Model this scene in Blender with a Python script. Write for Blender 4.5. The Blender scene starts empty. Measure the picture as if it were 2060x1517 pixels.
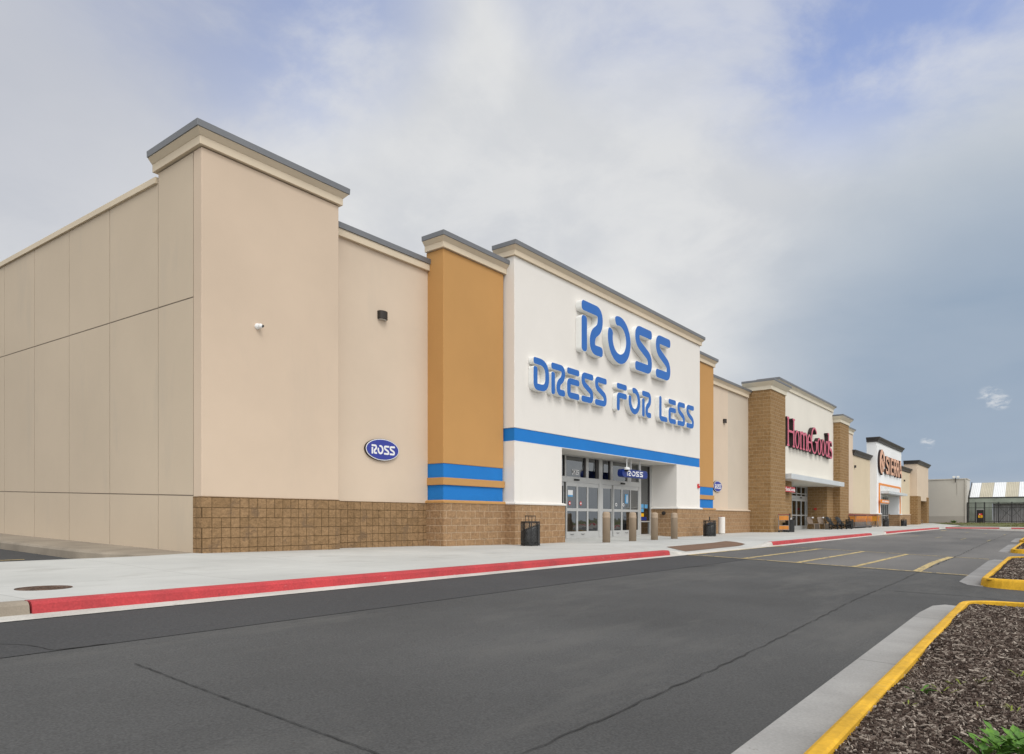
import bpy, bmesh, math, random
from math import radians as R, sin, cos, pi, sqrt
from mathutils import Vector, Matrix
random.seed(7)
sc = bpy.context.scene
C = sc.collection

# ---------------------------------------------------------------- camera
TH = math.atan2(1092, 1417.0)
CAMZ = 0.78
cd = bpy.data.cameras.new('camera')
cam = bpy.data.objects.new('camera', cd)
C.objects.link(cam)
cam.location = (0, 0, CAMZ)
cam.rotation_euler = (R(90), 0, TH - R(90))
cd.sensor_width = 36
cd.lens = 1417 / 2060 * 36
cd.shift_y = (1044 - 758.5) / 2060
cd.clip_start = 0.05
cd.clip_end = 3000
sc.camera = cam
sc.render.resolution_x = 1024
sc.render.resolution_y = 754
sc.render.engine = 'CYCLES'
sc.view_settings.view_transform = 'Standard'
sc.view_settings.look = 'None'
sc.view_settings.exposure = 0.0
sc.view_settings.gamma = 1.0

# ---------------------------------------------------------------- world
SUN_EL, SUN_AZ = R(50), (-0.42, -0.9)      # low-contrast sun from the street side, veiled by cloud
w = bpy.data.worlds.new('World')
sc.world = w
w.use_nodes = True
nt = w.node_tree
nt.nodes.clear()
def N(t, typ, **kw):
    n = t.nodes.new(typ)
    for k, v in kw.items():
        if k.startswith('i_'):
            n.inputs[k[2:].replace('_', ' ')].default_value = v
        else:
            setattr(n, k, v)
    return n
L = nt.links.new
def pdir(x, y):                             # compass direction of a patch of sky
    u = (x - 1030) / 1417.; h = (1044 - y) / 1417.
    d = Vector((cos(TH) + u * sin(TH), sin(TH) - u * cos(TH), h))
    return d.normalized()
tc = N(nt, 'ShaderNodeTexCoord')
nrm = N(nt, 'ShaderNodeVectorMath', operation='NORMALIZE'); L(tc.outputs['Generated'], nrm.inputs[0])
sep = N(nt, 'ShaderNodeSeparateXYZ'); L(nrm.outputs[0], sep.inputs[0])
def wm(op, a, b=None, clamp=False, c=None):
    m = N(nt, 'ShaderNodeMath', operation=op, use_clamp=clamp)
    for i, q in enumerate((a, b, c)):
        if q is None: continue
        if isinstance(q, (int, float)): m.inputs[i].default_value = q
        else: L(q, m.inputs[i])
    return m.outputs[0]
den = wm('ADD', wm('MAXIMUM', sep.outputs[2], 0.0), 0.32)
px_ = wm('DIVIDE', sep.outputs[0], den); py_ = wm('DIVIDE', sep.outputs[1], den)
cmb = N(nt, 'ShaderNodeCombineXYZ'); L(px_, cmb.inputs[0]); L(py_, cmb.inputs[1])
def wnoise(scale, detail, rough, off=(0, 0, 0), dist=0.0):
    mp = N(nt, 'ShaderNodeMapping'); mp.inputs['Location'].default_value = off
    L(cmb.outputs[0], mp.inputs[0])
    n = N(nt, 'ShaderNodeTexNoise'); n.inputs['Scale'].default_value = scale
    n.inputs['Detail'].default_value = detail; n.inputs['Roughness'].default_value = rough
    n.inputs['Distortion'].default_value = dist
    L(mp.outputs[0], n.inputs[0]); return n.outputs['Fac']
n1 = wnoise(1.3, 8, 0.50, (3.1, 1.7, 0), 0.2)
n2 = wnoise(4.6, 9, 0.58, (0.4, 5.2, 0), 0.25)
n3 = wnoise(2.6, 9, 0.60, (8.4, 2.2, 0), 0.3)
def patch(x, y, inner, outer):
    d = pdir(x, y)
    dp = N(nt, 'ShaderNodeVectorMath', operation='DOT_PRODUCT')
    L(nrm.outputs[0], dp.inputs[0]); dp.inputs[1].default_value = d
    mr = N(nt, 'ShaderNodeMapRange', interpolation_type='SMOOTHSTEP')
    L(dp.outputs['Value'], mr.inputs[0])
    mr.inputs[1].default_value = cos(R(outer)); mr.inputs[2].default_value = cos(R(inner))
    return mr.outputs[0]
def mixc(f, a, b):
    m = N(nt, 'ShaderNodeMix', data_type='RGBA')
    for q, i in ((f, 0), (a, 6), (b, 7)):
        if isinstance(q, tuple): m.inputs[i].default_value = (*q, 1)
        elif isinstance(q, (int, float)): m.inputs[i].default_value = q
        else: L(q, m.inputs[i])
    return m.outputs[2]
def ramp(f, lo, hi):
    mr = N(nt, 'ShaderNodeMapRange', interpolation_type='SMOOTHSTEP'); L(f, mr.inputs[0])
    mr.inputs[1].default_value = lo; mr.inputs[2].default_value = hi; return mr.outputs[0]
sky = N(nt, 'ShaderNodeTexSky', sky_type='NISHITA')
sky.sun_disc = False; sky.sun_elevation = SUN_EL
sky.sun_rotation = math.atan2(SUN_AZ[0], SUN_AZ[1])
sk = N(nt, 'ShaderNodeVectorMath', operation='MULTIPLY'); L(sky.outputs[0], sk.inputs[0]); sk.inputs[1].default_value = (0.25, 0.215, 0.225)
def dpatch(d, inner, outer):
    dp = N(nt, 'ShaderNodeVectorMath', operation='DOT_PRODUCT')
    L(nrm.outputs[0], dp.inputs[0]); dp.inputs[1].default_value = Vector(d).normalized()
    mr = N(nt, 'ShaderNodeMapRange', interpolation_type='SMOOTHSTEP'); L(dp.outputs['Value'], mr.inputs[0])
    mr.inputs[1].default_value = cos(R(outer)); mr.inputs[2].default_value = cos(R(inner)); return mr.outputs[0]
cloud = mixc(ramp(n1, 0.30, 0.66), (0.62, 0.64, 0.675), (0.775, 0.78, 0.78))
cloud = mixc(wm('MULTIPLY', ramp(n3, 0.60, 0.35), 0.35), cloud, (0.60, 0.62, 0.655))
cloud = mixc(wm('MULTIPLY', ramp(n2, 0.38, 0.66), 0.45), cloud, (0.83, 0.83, 0.82))
# thin cloud letting blue through, upper right and a little upper left
gap = wm('MAXIMUM', patch(1800, -330, 9, 18.5), wm('MAXIMUM', wm('MULTIPLY', patch(470, -200, 4, 16), 0.9), wm('MULTIPLY', patch(1400, -260, 5, 15), 0.9)))
gap = wm('MULTIPLY', gap, wm('ADD', 0.34, wm('MULTIPLY', ramp(n3, 0.62, 0.38), 0.62)), True)
low = wm('MULTIPLY', patch(2080, 830, 5, 24), wm('ADD', 0.86, wm('MULTIPLY', ramp(n1, 0.65, 0.35), 0.2)), True)
c1 = mixc(gap, cloud, sk.outputs[0])
c2 = mixc(low, c1, (0.275, 0.365, 0.485))
left = wm('MULTIPLY', patch(0, -40, 3, 20), 0.6)
c2 = mixc(left, c2, (0.42, 0.45, 0.54))
hz = wm('MULTIPLY', ramp(sep.outputs[2], 0.085, 0.0), 0.75)
c3 = mixc(hz, c2, (0.56, 0.59, 0.63))
for (x, y, i, o, th) in ((1992, 799, 0.1, 0.9, 0.46), (2012, 806, .1, .75, .44), (1866, 890, 0.1, 0.55, 0.46)):
    c3 = mixc(wm('MULTIPLY', wm('MULTIPLY', patch(x, y, i, o), ramp(wnoise(30, 7, 0.62, (x, 0, 0), .2), th - .02, th + 0.19)), 0.6), c3, (0.78, 0.79, 0.80))
# glow added round the hidden sun, behind the camera, to brighten the walls
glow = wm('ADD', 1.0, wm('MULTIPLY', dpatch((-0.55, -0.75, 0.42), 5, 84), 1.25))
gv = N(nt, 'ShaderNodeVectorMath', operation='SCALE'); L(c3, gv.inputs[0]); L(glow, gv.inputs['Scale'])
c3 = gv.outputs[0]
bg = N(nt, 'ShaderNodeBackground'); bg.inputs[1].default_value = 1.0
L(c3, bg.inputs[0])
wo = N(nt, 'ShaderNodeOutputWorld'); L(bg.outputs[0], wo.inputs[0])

sd = bpy.data.lights.new('sun', 'SUN'); sd.energy = 1.3; sd.angle = R(24); sd.color = (1.0, 0.965, 0.92)
so = bpy.data.objects.new('sun', sd); C.objects.link(so)
_v = Vector((SUN_AZ[0], SUN_AZ[1], 0)).normalized() * cos(SUN_EL); _v.z = sin(SUN_EL)
so.rotation_euler = _v.to_track_quat('Z', 'Y').to_euler()
so.location = (0, 0, 30)

# ---------------------------------------------------------------- materials
MATS = {}
def mat(name, col, rough=0.8, var=0.06, scale=1.5, fine=0.0, fscale=60, bump=0.0, bscale=120, metal=0.0, col2=None, spec=0.3, stretch=(1, 1, 1), bdist=0.01):
    if name in MATS: return MATS[name]
    m = bpy.data.materials.new(name); m.use_nodes = True
    t = m.node_tree; p = t.nodes['Principled BSDF']; l = t.links.new
    p.inputs['Roughness'].default_value = rough; p.inputs['Metallic'].default_value = metal
    p.inputs['Specular IOR Level'].default_value = spec
    g = N(t, 'ShaderNodeNewGeometry')
    mp = N(t, 'ShaderNodeMapping'); mp.inputs['Scale'].default_value = stretch
    l(g.outputs['Position'], mp.inputs[0])
    n = N(t, 'ShaderNodeTexNoise'); n.inputs['Scale'].default_value = scale; n.inputs['Detail'].default_value = 7
    n.inputs['Roughness'].default_value = 0.6
    l(mp.outputs[0], n.inputs[0])
    mx = N(t, 'ShaderNodeMix', data_type='RGBA')
    c2 = col2 or tuple(min(1, c * (1 - 2 * var)) for c in col)
    hi = tuple(min(1, c * (1 + var * 0.6)) for c in col)
    mx.inputs[6].default_value = (*c2, 1); mx.inputs[7].default_value = (*hi, 1)
    mr = N(t, 'ShaderNodeMapRange'); mr.inputs[1].default_value = 0.32; mr.inputs[2].default_value = 0.66
    l(n.outputs['Fac'], mr.inputs[0]); l(mr.outputs[0], mx.inputs[0])
    out = mx.outputs[2]
    if fine:
        n3 = N(t, 'ShaderNodeTexNoise'); n3.inputs['Scale'].default_value = fscale; n3.inputs['Detail'].default_value = 4
        l(mp.outputs[0], n3.inputs[0])
        m3 = N(t, 'ShaderNodeMapRange'); m3.inputs[1].default_value = 0.3; m3.inputs[2].default_value = 0.7
        m3.inputs[3].default_value = 1 - fine; m3.inputs[4].default_value = 1 + fine
        l(n3.outputs['Fac'], m3.inputs[0])
        vm = N(t, 'ShaderNodeVectorMath', operation='SCALE'); l(out, vm.inputs[0]); l(m3.outputs[0], vm.inputs['Scale'])
        out = vm.outputs[0]
    l(out, p.inputs['Base Color'])
    if bump:
        n2_ = N(t, 'ShaderNodeTexNoise'); n2_.inputs['Scale'].default_value = bscale; n2_.inputs['Detail'].default_value = 5
        l(g.outputs['Position'], n2_.inputs[0])
        b = N(t, 'ShaderNodeBump'); b.inputs['Strength'].default_value = bump; b.inputs['Distance'].default_value = bdist
        l(n2_.outputs['Fac'], b.inputs['Height']); l(b.outputs[0], p.inputs['Normal'])
    MATS[name] = m
    return m

def block_mat(name, c1, c2, mortar, bw, bh, offset, msize, squash=1.0, freq=1, strength=0.9):
    m = bpy.data.materials.new(name); m.use_nodes = True
    t = m.node_tree; p = t.nodes['Principled BSDF']; l = t.links.new
    p.inputs['Roughness'].default_value = 0.92; p.inputs['Specular IOR Level'].default_value = 0.15
    g = N(t, 'ShaderNodeNewGeometry'); s = N(t, 'ShaderNodeSeparateXYZ'); l(g.outputs['Position'], s.inputs[0])
    a = N(t, 'ShaderNodeMath', operation='ADD'); l(s.outputs[0], a.inputs[0]); l(s.outputs[1], a.inputs[1])
    # slightly wavy joints
    nz = N(t, 'ShaderNodeTexNoise'); nz.inputs['Scale'].default_value = 9; l(g.outputs['Position'], nz.inputs[0])
    zz = N(t, 'ShaderNodeMath', operation='MULTIPLY_ADD'); l(nz.outputs['Fac'], zz.inputs[0]); zz.inputs[1].default_value = 0.018; l(s.outputs[2], zz.inputs[2])
    cb = N(t, 'ShaderNodeCombineXYZ'); l(a.outputs[0], cb.inputs[0]); l(zz.outputs[0], cb.inputs[1])
    br = N(t, 'ShaderNodeTexBrick'); l(cb.outputs[0], br.inputs[0])
    br.offset = offset; br.squash = squash; br.squash_frequency = 3
    br.inputs['Scale'].default_value = 1; br.inputs['Brick Width'].default_value = bw; br.inputs['Row Height'].default_value = bh
    br.inputs['Mortar Size'].default_value = msize; br.inputs['Mortar Smooth'].default_value = 0.3; br.inputs['Bias'].default_value = -0.1
    br.inputs['Color1'].default_value = (*c1, 1); br.inputs['Color2'].default_value = (*c2, 1); br.inputs['Mortar'].default_value = (*mortar, 1)
    if offset == 0:
        br2 = N(t, 'ShaderNodeTexBrick'); l(cb.outputs[0], br2.inputs[0]); br2.offset = 0
        for q in ('Mortar Smooth', 'Bias', 'Mortar Size', 'Row Height', 'Scale'): br2.inputs[q].default_value = br.inputs[q].default_value
        br2.inputs['Brick Width'].default_value = bw * 2
        for q in ('Color1', 'Color2', 'Mortar'): br2.inputs[q].default_value = br.inputs[q].default_value
        dv = N(t, 'ShaderNodeVectorMath', operation='DIVIDE'); l(cb.outputs[0], dv.inputs[0]); dv.inputs[1].default_value = (bw * 2, bh, 1)
        fl_ = N(t, 'ShaderNodeVectorMath', operation='FLOOR'); l(dv.outputs[0], fl_.inputs[0])
        wn = N(t, 'ShaderNodeTexWhiteNoise', noise_dimensions='2D'); l(fl_.outputs[0], wn.inputs['Vector'])
        gt = N(t, 'ShaderNodeMath', operation='GREATER_THAN'); l(wn.outputs['Value'], gt.inputs[0]); gt.inputs[1].default_value = .80
        mc = N(t, 'ShaderNodeMix', data_type='RGBA'); l(gt.outputs[0], mc.inputs[0]); l(br.outputs['Color'], mc.inputs[6]); l(br2.outputs['Color'], mc.inputs[7])
        mf = N(t, 'ShaderNodeMix', data_type='FLOAT'); l(gt.outputs[0], mf.inputs[0]); l(br.outputs['Fac'], mf.inputs[2]); l(br2.outputs['Fac'], mf.inputs[3])
        BC, BF = mc.outputs[2], mf.outputs[0]
    else: BC, BF = br.outputs['Color'], br.outputs['Fac']
    n = N(t, 'ShaderNodeTexNoise'); n.inputs['Scale'].default_value = 11; n.inputs['Detail'].default_value = 9; n.inputs['Roughness'].default_value = 0.7
    l(g.outputs['Position'], n.inputs[0])
    mr = N(t, 'ShaderNodeMapRange'); mr.inputs[1].default_value = .3; mr.inputs[2].default_value = .7; mr.inputs[3].default_value = .72; mr.inputs[4].default_value = 1.25
    l(n.outputs['Fac'], mr.inputs[0])
    vm = N(t, 'ShaderNodeVectorMath', operation='SCALE'); l(BC, vm.inputs[0]); l(mr.outputs[0], vm.inputs['Scale'])
    l(vm.outputs[0], p.inputs['Base Color'])
    # height: split face facets + joints
    vo = N(t, 'ShaderNodeTexNoise'); vo.inputs['Scale'].default_value = 14; vo.inputs['Detail'].default_value = 3; l(g.outputs['Position'], vo.inputs[0])
    h = N(t, 'ShaderNodeMath', operation='MULTIPLY_ADD'); l(n.outputs['Fac'], h.inputs[0]); h.inputs[1].default_value = 0.8; l(vo.outputs['Fac'], h.inputs[2])
    h2 = N(t, 'ShaderNodeMath', operation='SUBTRACT'); l(h.outputs[0], h2.inputs[0]); l(BF, h2.inputs[1])
    b = N(t, 'ShaderNodeBump'); b.inputs['Strength'].default_value = strength; b.inputs['Distance'].default_value = 0.03
    l(h2.outputs[0], b.inputs['Height']); l(b.outputs[0], p.inputs['Normal'])
    MATS[name] = m
    return m

def glass_mat(name, tint, refl):
    m = bpy.data.materials.new(name); m.use_nodes = True
    t = m.node_tree; t.nodes.clear(); l = t.links.new
    tr = N(t, 'ShaderNodeBsdfTransparent'); tr.inputs[0].default_value = (*tint, 1)
    gl = N(t, 'ShaderNodeBsdfGlossy'); gl.inputs[0].default_value = (.9, .93, .95, 1); gl.inputs[1].default_value = 0.015
    g = N(t, 'ShaderNodeNewGeometry'); n = N(t, 'ShaderNodeTexNoise'); n.inputs['Scale'].default_value = 1.4; l(g.outputs['Position'], n.inputs[0])
    b = N(t, 'ShaderNodeBump'); b.inputs['Strength'].default_value = .08; b.inputs['Distance'].default_value = .05; l(n.outputs['Fac'], b.inputs['Height']); l(b.outputs[0], gl.inputs['Normal'])
    mx = N(t, 'ShaderNodeMixShader'); mx.inputs[0].default_value = refl
    l(tr.outputs[0], mx.inputs[1]); l(gl.outputs[0], mx.inputs[2])
    o = N(t, 'ShaderNodeOutputMaterial'); l(mx.outputs[0], o.inputs[0])
    MATS[name] = m
    return m

M = {}
M['beige'] = mat('stucco_beige', (0.61, 0.483, 0.365), .9, .035, .35, .03, 90, .12, 160, bdist=.004)
M['beige2'] = mat('stucco_pale_beige', (0.625, 0.507, 0.39), .9, .035, .35, .03, 90, .12, 160, bdist=.004)
M['beige3'] = mat('stucco_grey_beige', (0.56, 0.48, 0.385), .9, .035, .35, .03, 90, .12, 160, bdist=.004)
M['panel'] = mat('precast_panel', (0.56, 0.46, 0.345), .9, .03, .3, .02, 80, .06, 90, bdist=.003)
M['panel_d'] = mat('joint_sealant', (0.25, 0.205, 0.16), .9)
M['trim'] = mat('cornice_trim', (0.66, 0.555, 0.415), .85, .03, .6, .02, 80, .08, 120, bdist=.004)
M['trim2'] = mat('cornice_cream', (0.68, 0.62, 0.50), .85, .03, .6)
M['flash'] = mat('metal_flashing', (0.20, 0.205, 0.215), .45, .05, .8, metal=.4)
M['sbeige'] = mat('stucco_sand', (0.61, 0.51, 0.365), .9, .03, .35)
M['tauped'] = mat('dark_taupe', (0.10, 0.078, 0.06), .8, .06, 3)
M['dark'] = mat('dark_metal_coping', (0.075, 0.07, 0.068), .5, .06, .8, metal=.3)
M['orange'] = mat('stucco_ochre', (0.50, 0.27, 0.095), .9, .035, .35, .03, 90, .12, 160, bdist=.004)
M['white'] = mat('stucco_white', (0.745, 0.71, 0.66), .9, .02, .35, .02, 90, .12, 160, bdist=.004)
M['white2'] = mat('stucco_cold_white', (0.78, 0.785, 0.78), .9, .02, .35)
M['cream'] = mat('stucco_cream', (0.72, 0.68, 0.60), .9, .02, .35)
M['blue'] = mat('blue_paint', (0.012, 0.178, 0.53), .75, .04, .6, .02, 80, .08, 160, bdist=.004)
M['lblue'] = mat('letter_blue', (0.022, 0.135, 0.45), .45, .03, 1)
M['lwhite'] = mat('letter_return_white', (0.80, 0.80, 0.77), .5, .03, 2)
M['block'] = block_mat('split_face_block', (0.305, 0.192, 0.10), (0.245, 0.152, 0.076), (0.115, 0.068, 0.030), .2032, .2032, 0.0, .0065)
M['block2'] = block_mat('split_face_block_light_joint', (0.345, 0.215, 0.115), (0.305, 0.185, 0.098), (0.60, 0.44, 0.30), .4064, .2032, .5, .0075, strength=.8)
M['block3'] = block_mat('brown_block', (0.30, 0.185, 0.085), (0.25, 0.15, 0.065), (0.47, 0.34, 0.21), .4064, .2032, .5, .011, strength=.8)
M['conc'] = mat('walk_concrete', (0.50, 0.50, 0.475), .9, .07, .5, .04, 70, .1, 80)
M['concg'] = mat('gutter_concrete', (0.325, 0.318, 0.305), .9, .10, 1.2, .08, 60, .15, 80)
M['pan'] = mat('darker_gutter_pan', (0.27, 0.265, 0.26), .9, .12, 1.2, .08, 60, .15, 80)
M['concd'] = mat('weathered_concrete', (0.30, 0.255, 0.20), .9, .12, 1.0, .08, 60, .15, 80)
M['concw'] = mat('pale_gutter', (0.56, 0.535, 0.49), .9, .10, 1.6, .10, 50, .12, 80)
M['red'] = mat('red_kerb_paint', (0.46, 0.050, 0.055), .8, .16, 1.3, .14, 45, .3, 60, col2=(0.33, 0.045, 0.05))
M['yellow'] = mat('yellow_kerb_paint', (0.68, 0.385, 0.025), .7, .12, 3, .10, 40, .25, 40)
M['yline'] = mat('faded_yellow_line', (0.55, 0.42, 0.19), .85, .14, 3, .2, 45)
M['asph'] = mat('asphalt', (0.086, 0.0855, 0.084), .92, .15, .22, .26, 75, .5, 90, spec=.25)
M['asphd'] = mat('asphalt_sealed', (0.062, 0.062, 0.063), .92, .06, .4, .20, 50, .4, 80, spec=.25)
M['asphl'] = mat('asphalt_worn', (0.165, 0.157, 0.148), .9, .20, .16, .18, 120, .4, 170, stretch=(.35, 1.3, 1), spec=.3, col2=(0.085, 0.084, 0.083))
M['crack'] = mat('crack_black', (0.042, 0.042, 0.041), 1)
M['yfade'] = mat('very_faded_line', (0.30, 0.255, 0.155), .9, .2, 3, .2, 45)
M['ground'] = mat('far_ground', (0.16, 0.16, 0.10), 1, .2, .05)
M['soil'] = mat('mulch_bed', (0.05, 0.033, 0.026), 1, .5, 9, .4, 90, 1.0, 60, bdist=.03)
M['alum'] = mat('aluminium_frame', (0.54, 0.54, 0.525), .42, .04, 2, metal=.35)
M['alumw'] = mat('silver_canopy', (0.62, 0.65, 0.66), .45, .04, 1, metal=.25)
M['glass'] = glass_mat('storefront_glass', (0.34, 0.35, 0.35), 0.25)
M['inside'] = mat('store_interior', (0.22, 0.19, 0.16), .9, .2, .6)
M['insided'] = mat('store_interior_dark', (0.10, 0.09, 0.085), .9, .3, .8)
M['black'] = mat('black_powder_coat', (0.018, 0.018, 0.018), .5, .2, 3, spec=.4)
M['blacks'] = mat('black_bag', (0.012, 0.012, 0.013), .28, .2, 6, bump=.4, bscale=14, spec=.5)
M['meshgrey'] = mat('worn_mesh_steel', (0.16, 0.16, 0.155), .5, .3, 20, metal=.5)
M['bollard'] = mat('bollard_sleeve', (0.36, 0.275, 0.195), .7, .06, 2, .06, 70)
M['rust'] = mat('rusty_iron', (0.14, 0.09, 0.065), .85, .3, 12, .2, 60, .5, 60)
M['brown'] = mat('tactile_brown', (0.175, 0.105, 0.068), .85, .08, 2, .1, 60)
M['pink'] = mat('letter_rose_red', (0.60, 0.115, 0.175), .4, .05, 2)
M['ldark'] = mat('letter_return_black', (0.03, 0.018, 0.018), .5)
M['peach'] = mat('letter_burnt_peach', (0.72, 0.40, 0.255), .45, .05, 2)
M['hgred'] = mat('sign_red', (0.50, 0.01, 0.02), .4)
M['sorange'] = mat('sign_orange', (0.75, 0.24, 0.03), .45, .04, 2)
M['navy'] = mat('sign_navy', (0.008, 0.030, 0.20), .3, .03, 2)
M['ovalblue'] = mat('sign_oval_blue', (0.04, 0.055, 0.30), .4, .03, 2)
M['paper'] = mat('white_vinyl', (0.78, 0.78, 0.78), .5, .02, 2)
M['skyvinyl'] = mat('light_blue_vinyl', (0.10, 0.35, 0.62), .5)
M['stickred'] = mat('red_vinyl', (0.60, 0.03, 0.03), .5)
M['yvinyl'] = mat('amber_sign', (0.80, 0.42, 0.01), .5)
M['bronze'] = mat('bronze_fixture', (0.045, 0.038, 0.033), .45, .05, 3, metal=.3)
M['lens'] = mat('fixture_lens', (0.6, 0.6, 0.58), .3)
M['grey'] = mat('grey_block_wall', (0.49, 0.465, 0.42), .9, .03, .3)
M['greyd'] = mat('grey_wall_base', (0.38, 0.355, 0.315), .9, .05, .4)
M['roofw'] = mat('white_corrugated', (0.72, 0.73, 0.73), .5, .03, .5)
M['rooft'] = mat('tan_corrugated', (0.47, 0.43, 0.33), .6, .06, .5)
M['green'] = mat('weathered_green_grey', (0.31, 0.345, 0.29), .8, .12, .8)
M['fence'] = mat('dark_fence_steel', (0.022, 0.022, 0.022), .5, .1, 2)
M['corr'] = mat('grey_corrugated', (0.33, 0.33, 0.33), .6, .12, 1.5)
M['grass'] = mat('verge_grass', (0.085, 0.105, 0.028), 1, .3, .5, .3, 8, col2=(0.135, 0.12, 0.055))
M['dirt'] = mat('verge_dirt', (0.20, 0.15, 0.10), 1, .25, .8, .2, 10)
M['taupe'] = mat('taupe_sling', (0.24, 0.185, 0.145), .8, .06, 3)
M['taupel'] = mat('pale_frame', (0.40, 0.31, 0.22), .6, .06, 3)
M['cart'] = mat('orange_plastic', (0.62, 0.24, 0.045), .5, .08, 3)
M['carty'] = mat('amber_plastic', (0.60, 0.27, 0.03), .5, .08, 3)
M['chrome'] = mat('steel_wire', (0.35, 0.35, 0.36), .35, .1, 4, metal=.7)
M['cartred'] = mat('dark_red_plastic', (0.22, 0.03, 0.03), .5)
M['leaf'] = mat('weed_leaf', (0.115, 0.24, 0.028), .6, .25, 22, col2=(0.045, 0.115, 0.025))
M['leafy'] = mat('young_leaf', (0.20, 0.24, 0.03), .6, .2, 14)

def chips_on(m, col, scale, thr, wid=.05, zlow=None, stretch=(1, 1, 1)):
    """bare patches: col shows where the coat is worn off"""
    t = m.node_tree; l = t.links.new; p = t.nodes['Principled BSDF']
    src = p.inputs['Base Color'].links[0].from_socket
    g = N(t, 'ShaderNodeNewGeometry'); mp = N(t, 'ShaderNodeMapping'); mp.inputs['Scale'].default_value = stretch; l(g.outputs['Position'], mp.inputs[0])
    n = N(t, 'ShaderNodeTexNoise'); n.inputs['Scale'].default_value = scale; n.inputs['Detail'].default_value = 8; n.inputs['Roughness'].default_value = .68
    l(mp.outputs[0], n.inputs[0]); v = n.outputs['Fac']
    mr = N(t, 'ShaderNodeMapRange'); mr.inputs[1].default_value = thr; mr.inputs[2].default_value = thr + wid; l(v, mr.inputs[0])
    mx = N(t, 'ShaderNodeMix', data_type='RGBA'); l(mr.outputs[0], mx.inputs[0]); l(src, mx.inputs[6]); mx.inputs[7].default_value = (*col, 1)
    l(mx.outputs[2], p.inputs['Base Color'])
chips_on(M['red'], (0.42, 0.33, 0.30), 6, .635, .05, stretch=(.5, 1, 3))
chips_on(M['red'], (0.12, 0.05, 0.05), 9, .66, .03)
chips_on(M['yellow'], (0.50, 0.36, 0.12), 7, .62, .08, stretch=(1.8, .7, 1))
chips_on(M['yellow'], (0.22, 0.16, 0.07), 13, .69, .03)
chips_on(M['yline'], (0.13, 0.125, 0.115), 9, .53, .05)
chips_on(M['asph'], (0.115, 0.112, 0.106), .8, .52, .22, stretch=(.35, 1.2, 1))
chips_on(M['asph'], (0.30, 0.29, 0.27), 34, .725, .02)
chips_on(M['asph'], (0.028, 0.028, 0.028), 27, .70, .03, stretch=(.5, 1, 1))
chips_on(M['asphd'], (0.075, 0.075, 0.074), 1.1, .55, .2, stretch=(.3, 1, 1))
chips_on(M['concw'], (0.20, 0.18, 0.15), 6, .66, .05, stretch=(.5, 1, 1))
chips_on(M['concg'], (0.20, 0.19, 0.17), 11, .67, .04)
chips_on(M['conc'], (0.40, 0.395, 0.37), 1.3, .56, .16, stretch=(.5, 1, 1))
chips_on(M['block'], (0.20, 0.13, 0.075), 2.2, .55, .1)
chips_on(M['block2'], (0.27, 0.19, 0.12), 1.8, .60, .12)
chips_on(M['panel'], (0.50, 0.42, 0.325), .9, .56, .2, stretch=(1, 1, .25))
chips_on(M['beige'], (0.56, 0.45, 0.345), .7, .57, .2, stretch=(1, 1, .22))
chips_on(M['beige2'], (0.575, 0.475, 0.37), .7, .57, .2, stretch=(1, 1, .22))
chips_on(M['white'], (0.68, 0.655, 0.60), .8, .60, .2, stretch=(1, 1, .2))
# walk slabs: joints drawn by the slab layout itself
def slab_joints(m, sx, sy, depth=.82):
    t = m.node_tree; l = t.links.new; p = t.nodes['Principled BSDF']
    src = p.inputs['Base Color'].links[0].from_socket
    g = N(t, 'ShaderNodeNewGeometry')
    br = N(t, 'ShaderNodeTexBrick'); br.offset = 0
    l(g.outputs['Position'], br.inputs[0])
    br.inputs['Scale'].default_value = 1; br.inputs['Brick Width'].default_value = sx; br.inputs['Row Height'].default_value = sy
    br.inputs['Mortar Size'].default_value = .009; br.inputs['Mortar Smooth'].default_value = .4
    br.inputs['Color1'].default_value = (1, 1, 1, 1); br.inputs['Color2'].default_value = (.955, .955, .95, 1); br.inputs['Mortar'].default_value = (depth, depth, depth, 1)
    vm = N(t, 'ShaderNodeVectorMath', operation='MULTIPLY'); l(src, vm.inputs[0]); l(br.outputs['Color'], vm.inputs[1])
    l(vm.outputs[0], p.inputs['Base Color'])
slab_joints(M['conc'], 2.44, 1.83, .70)
slab_joints(M['concg'], 3.0, 50, .6)

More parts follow.
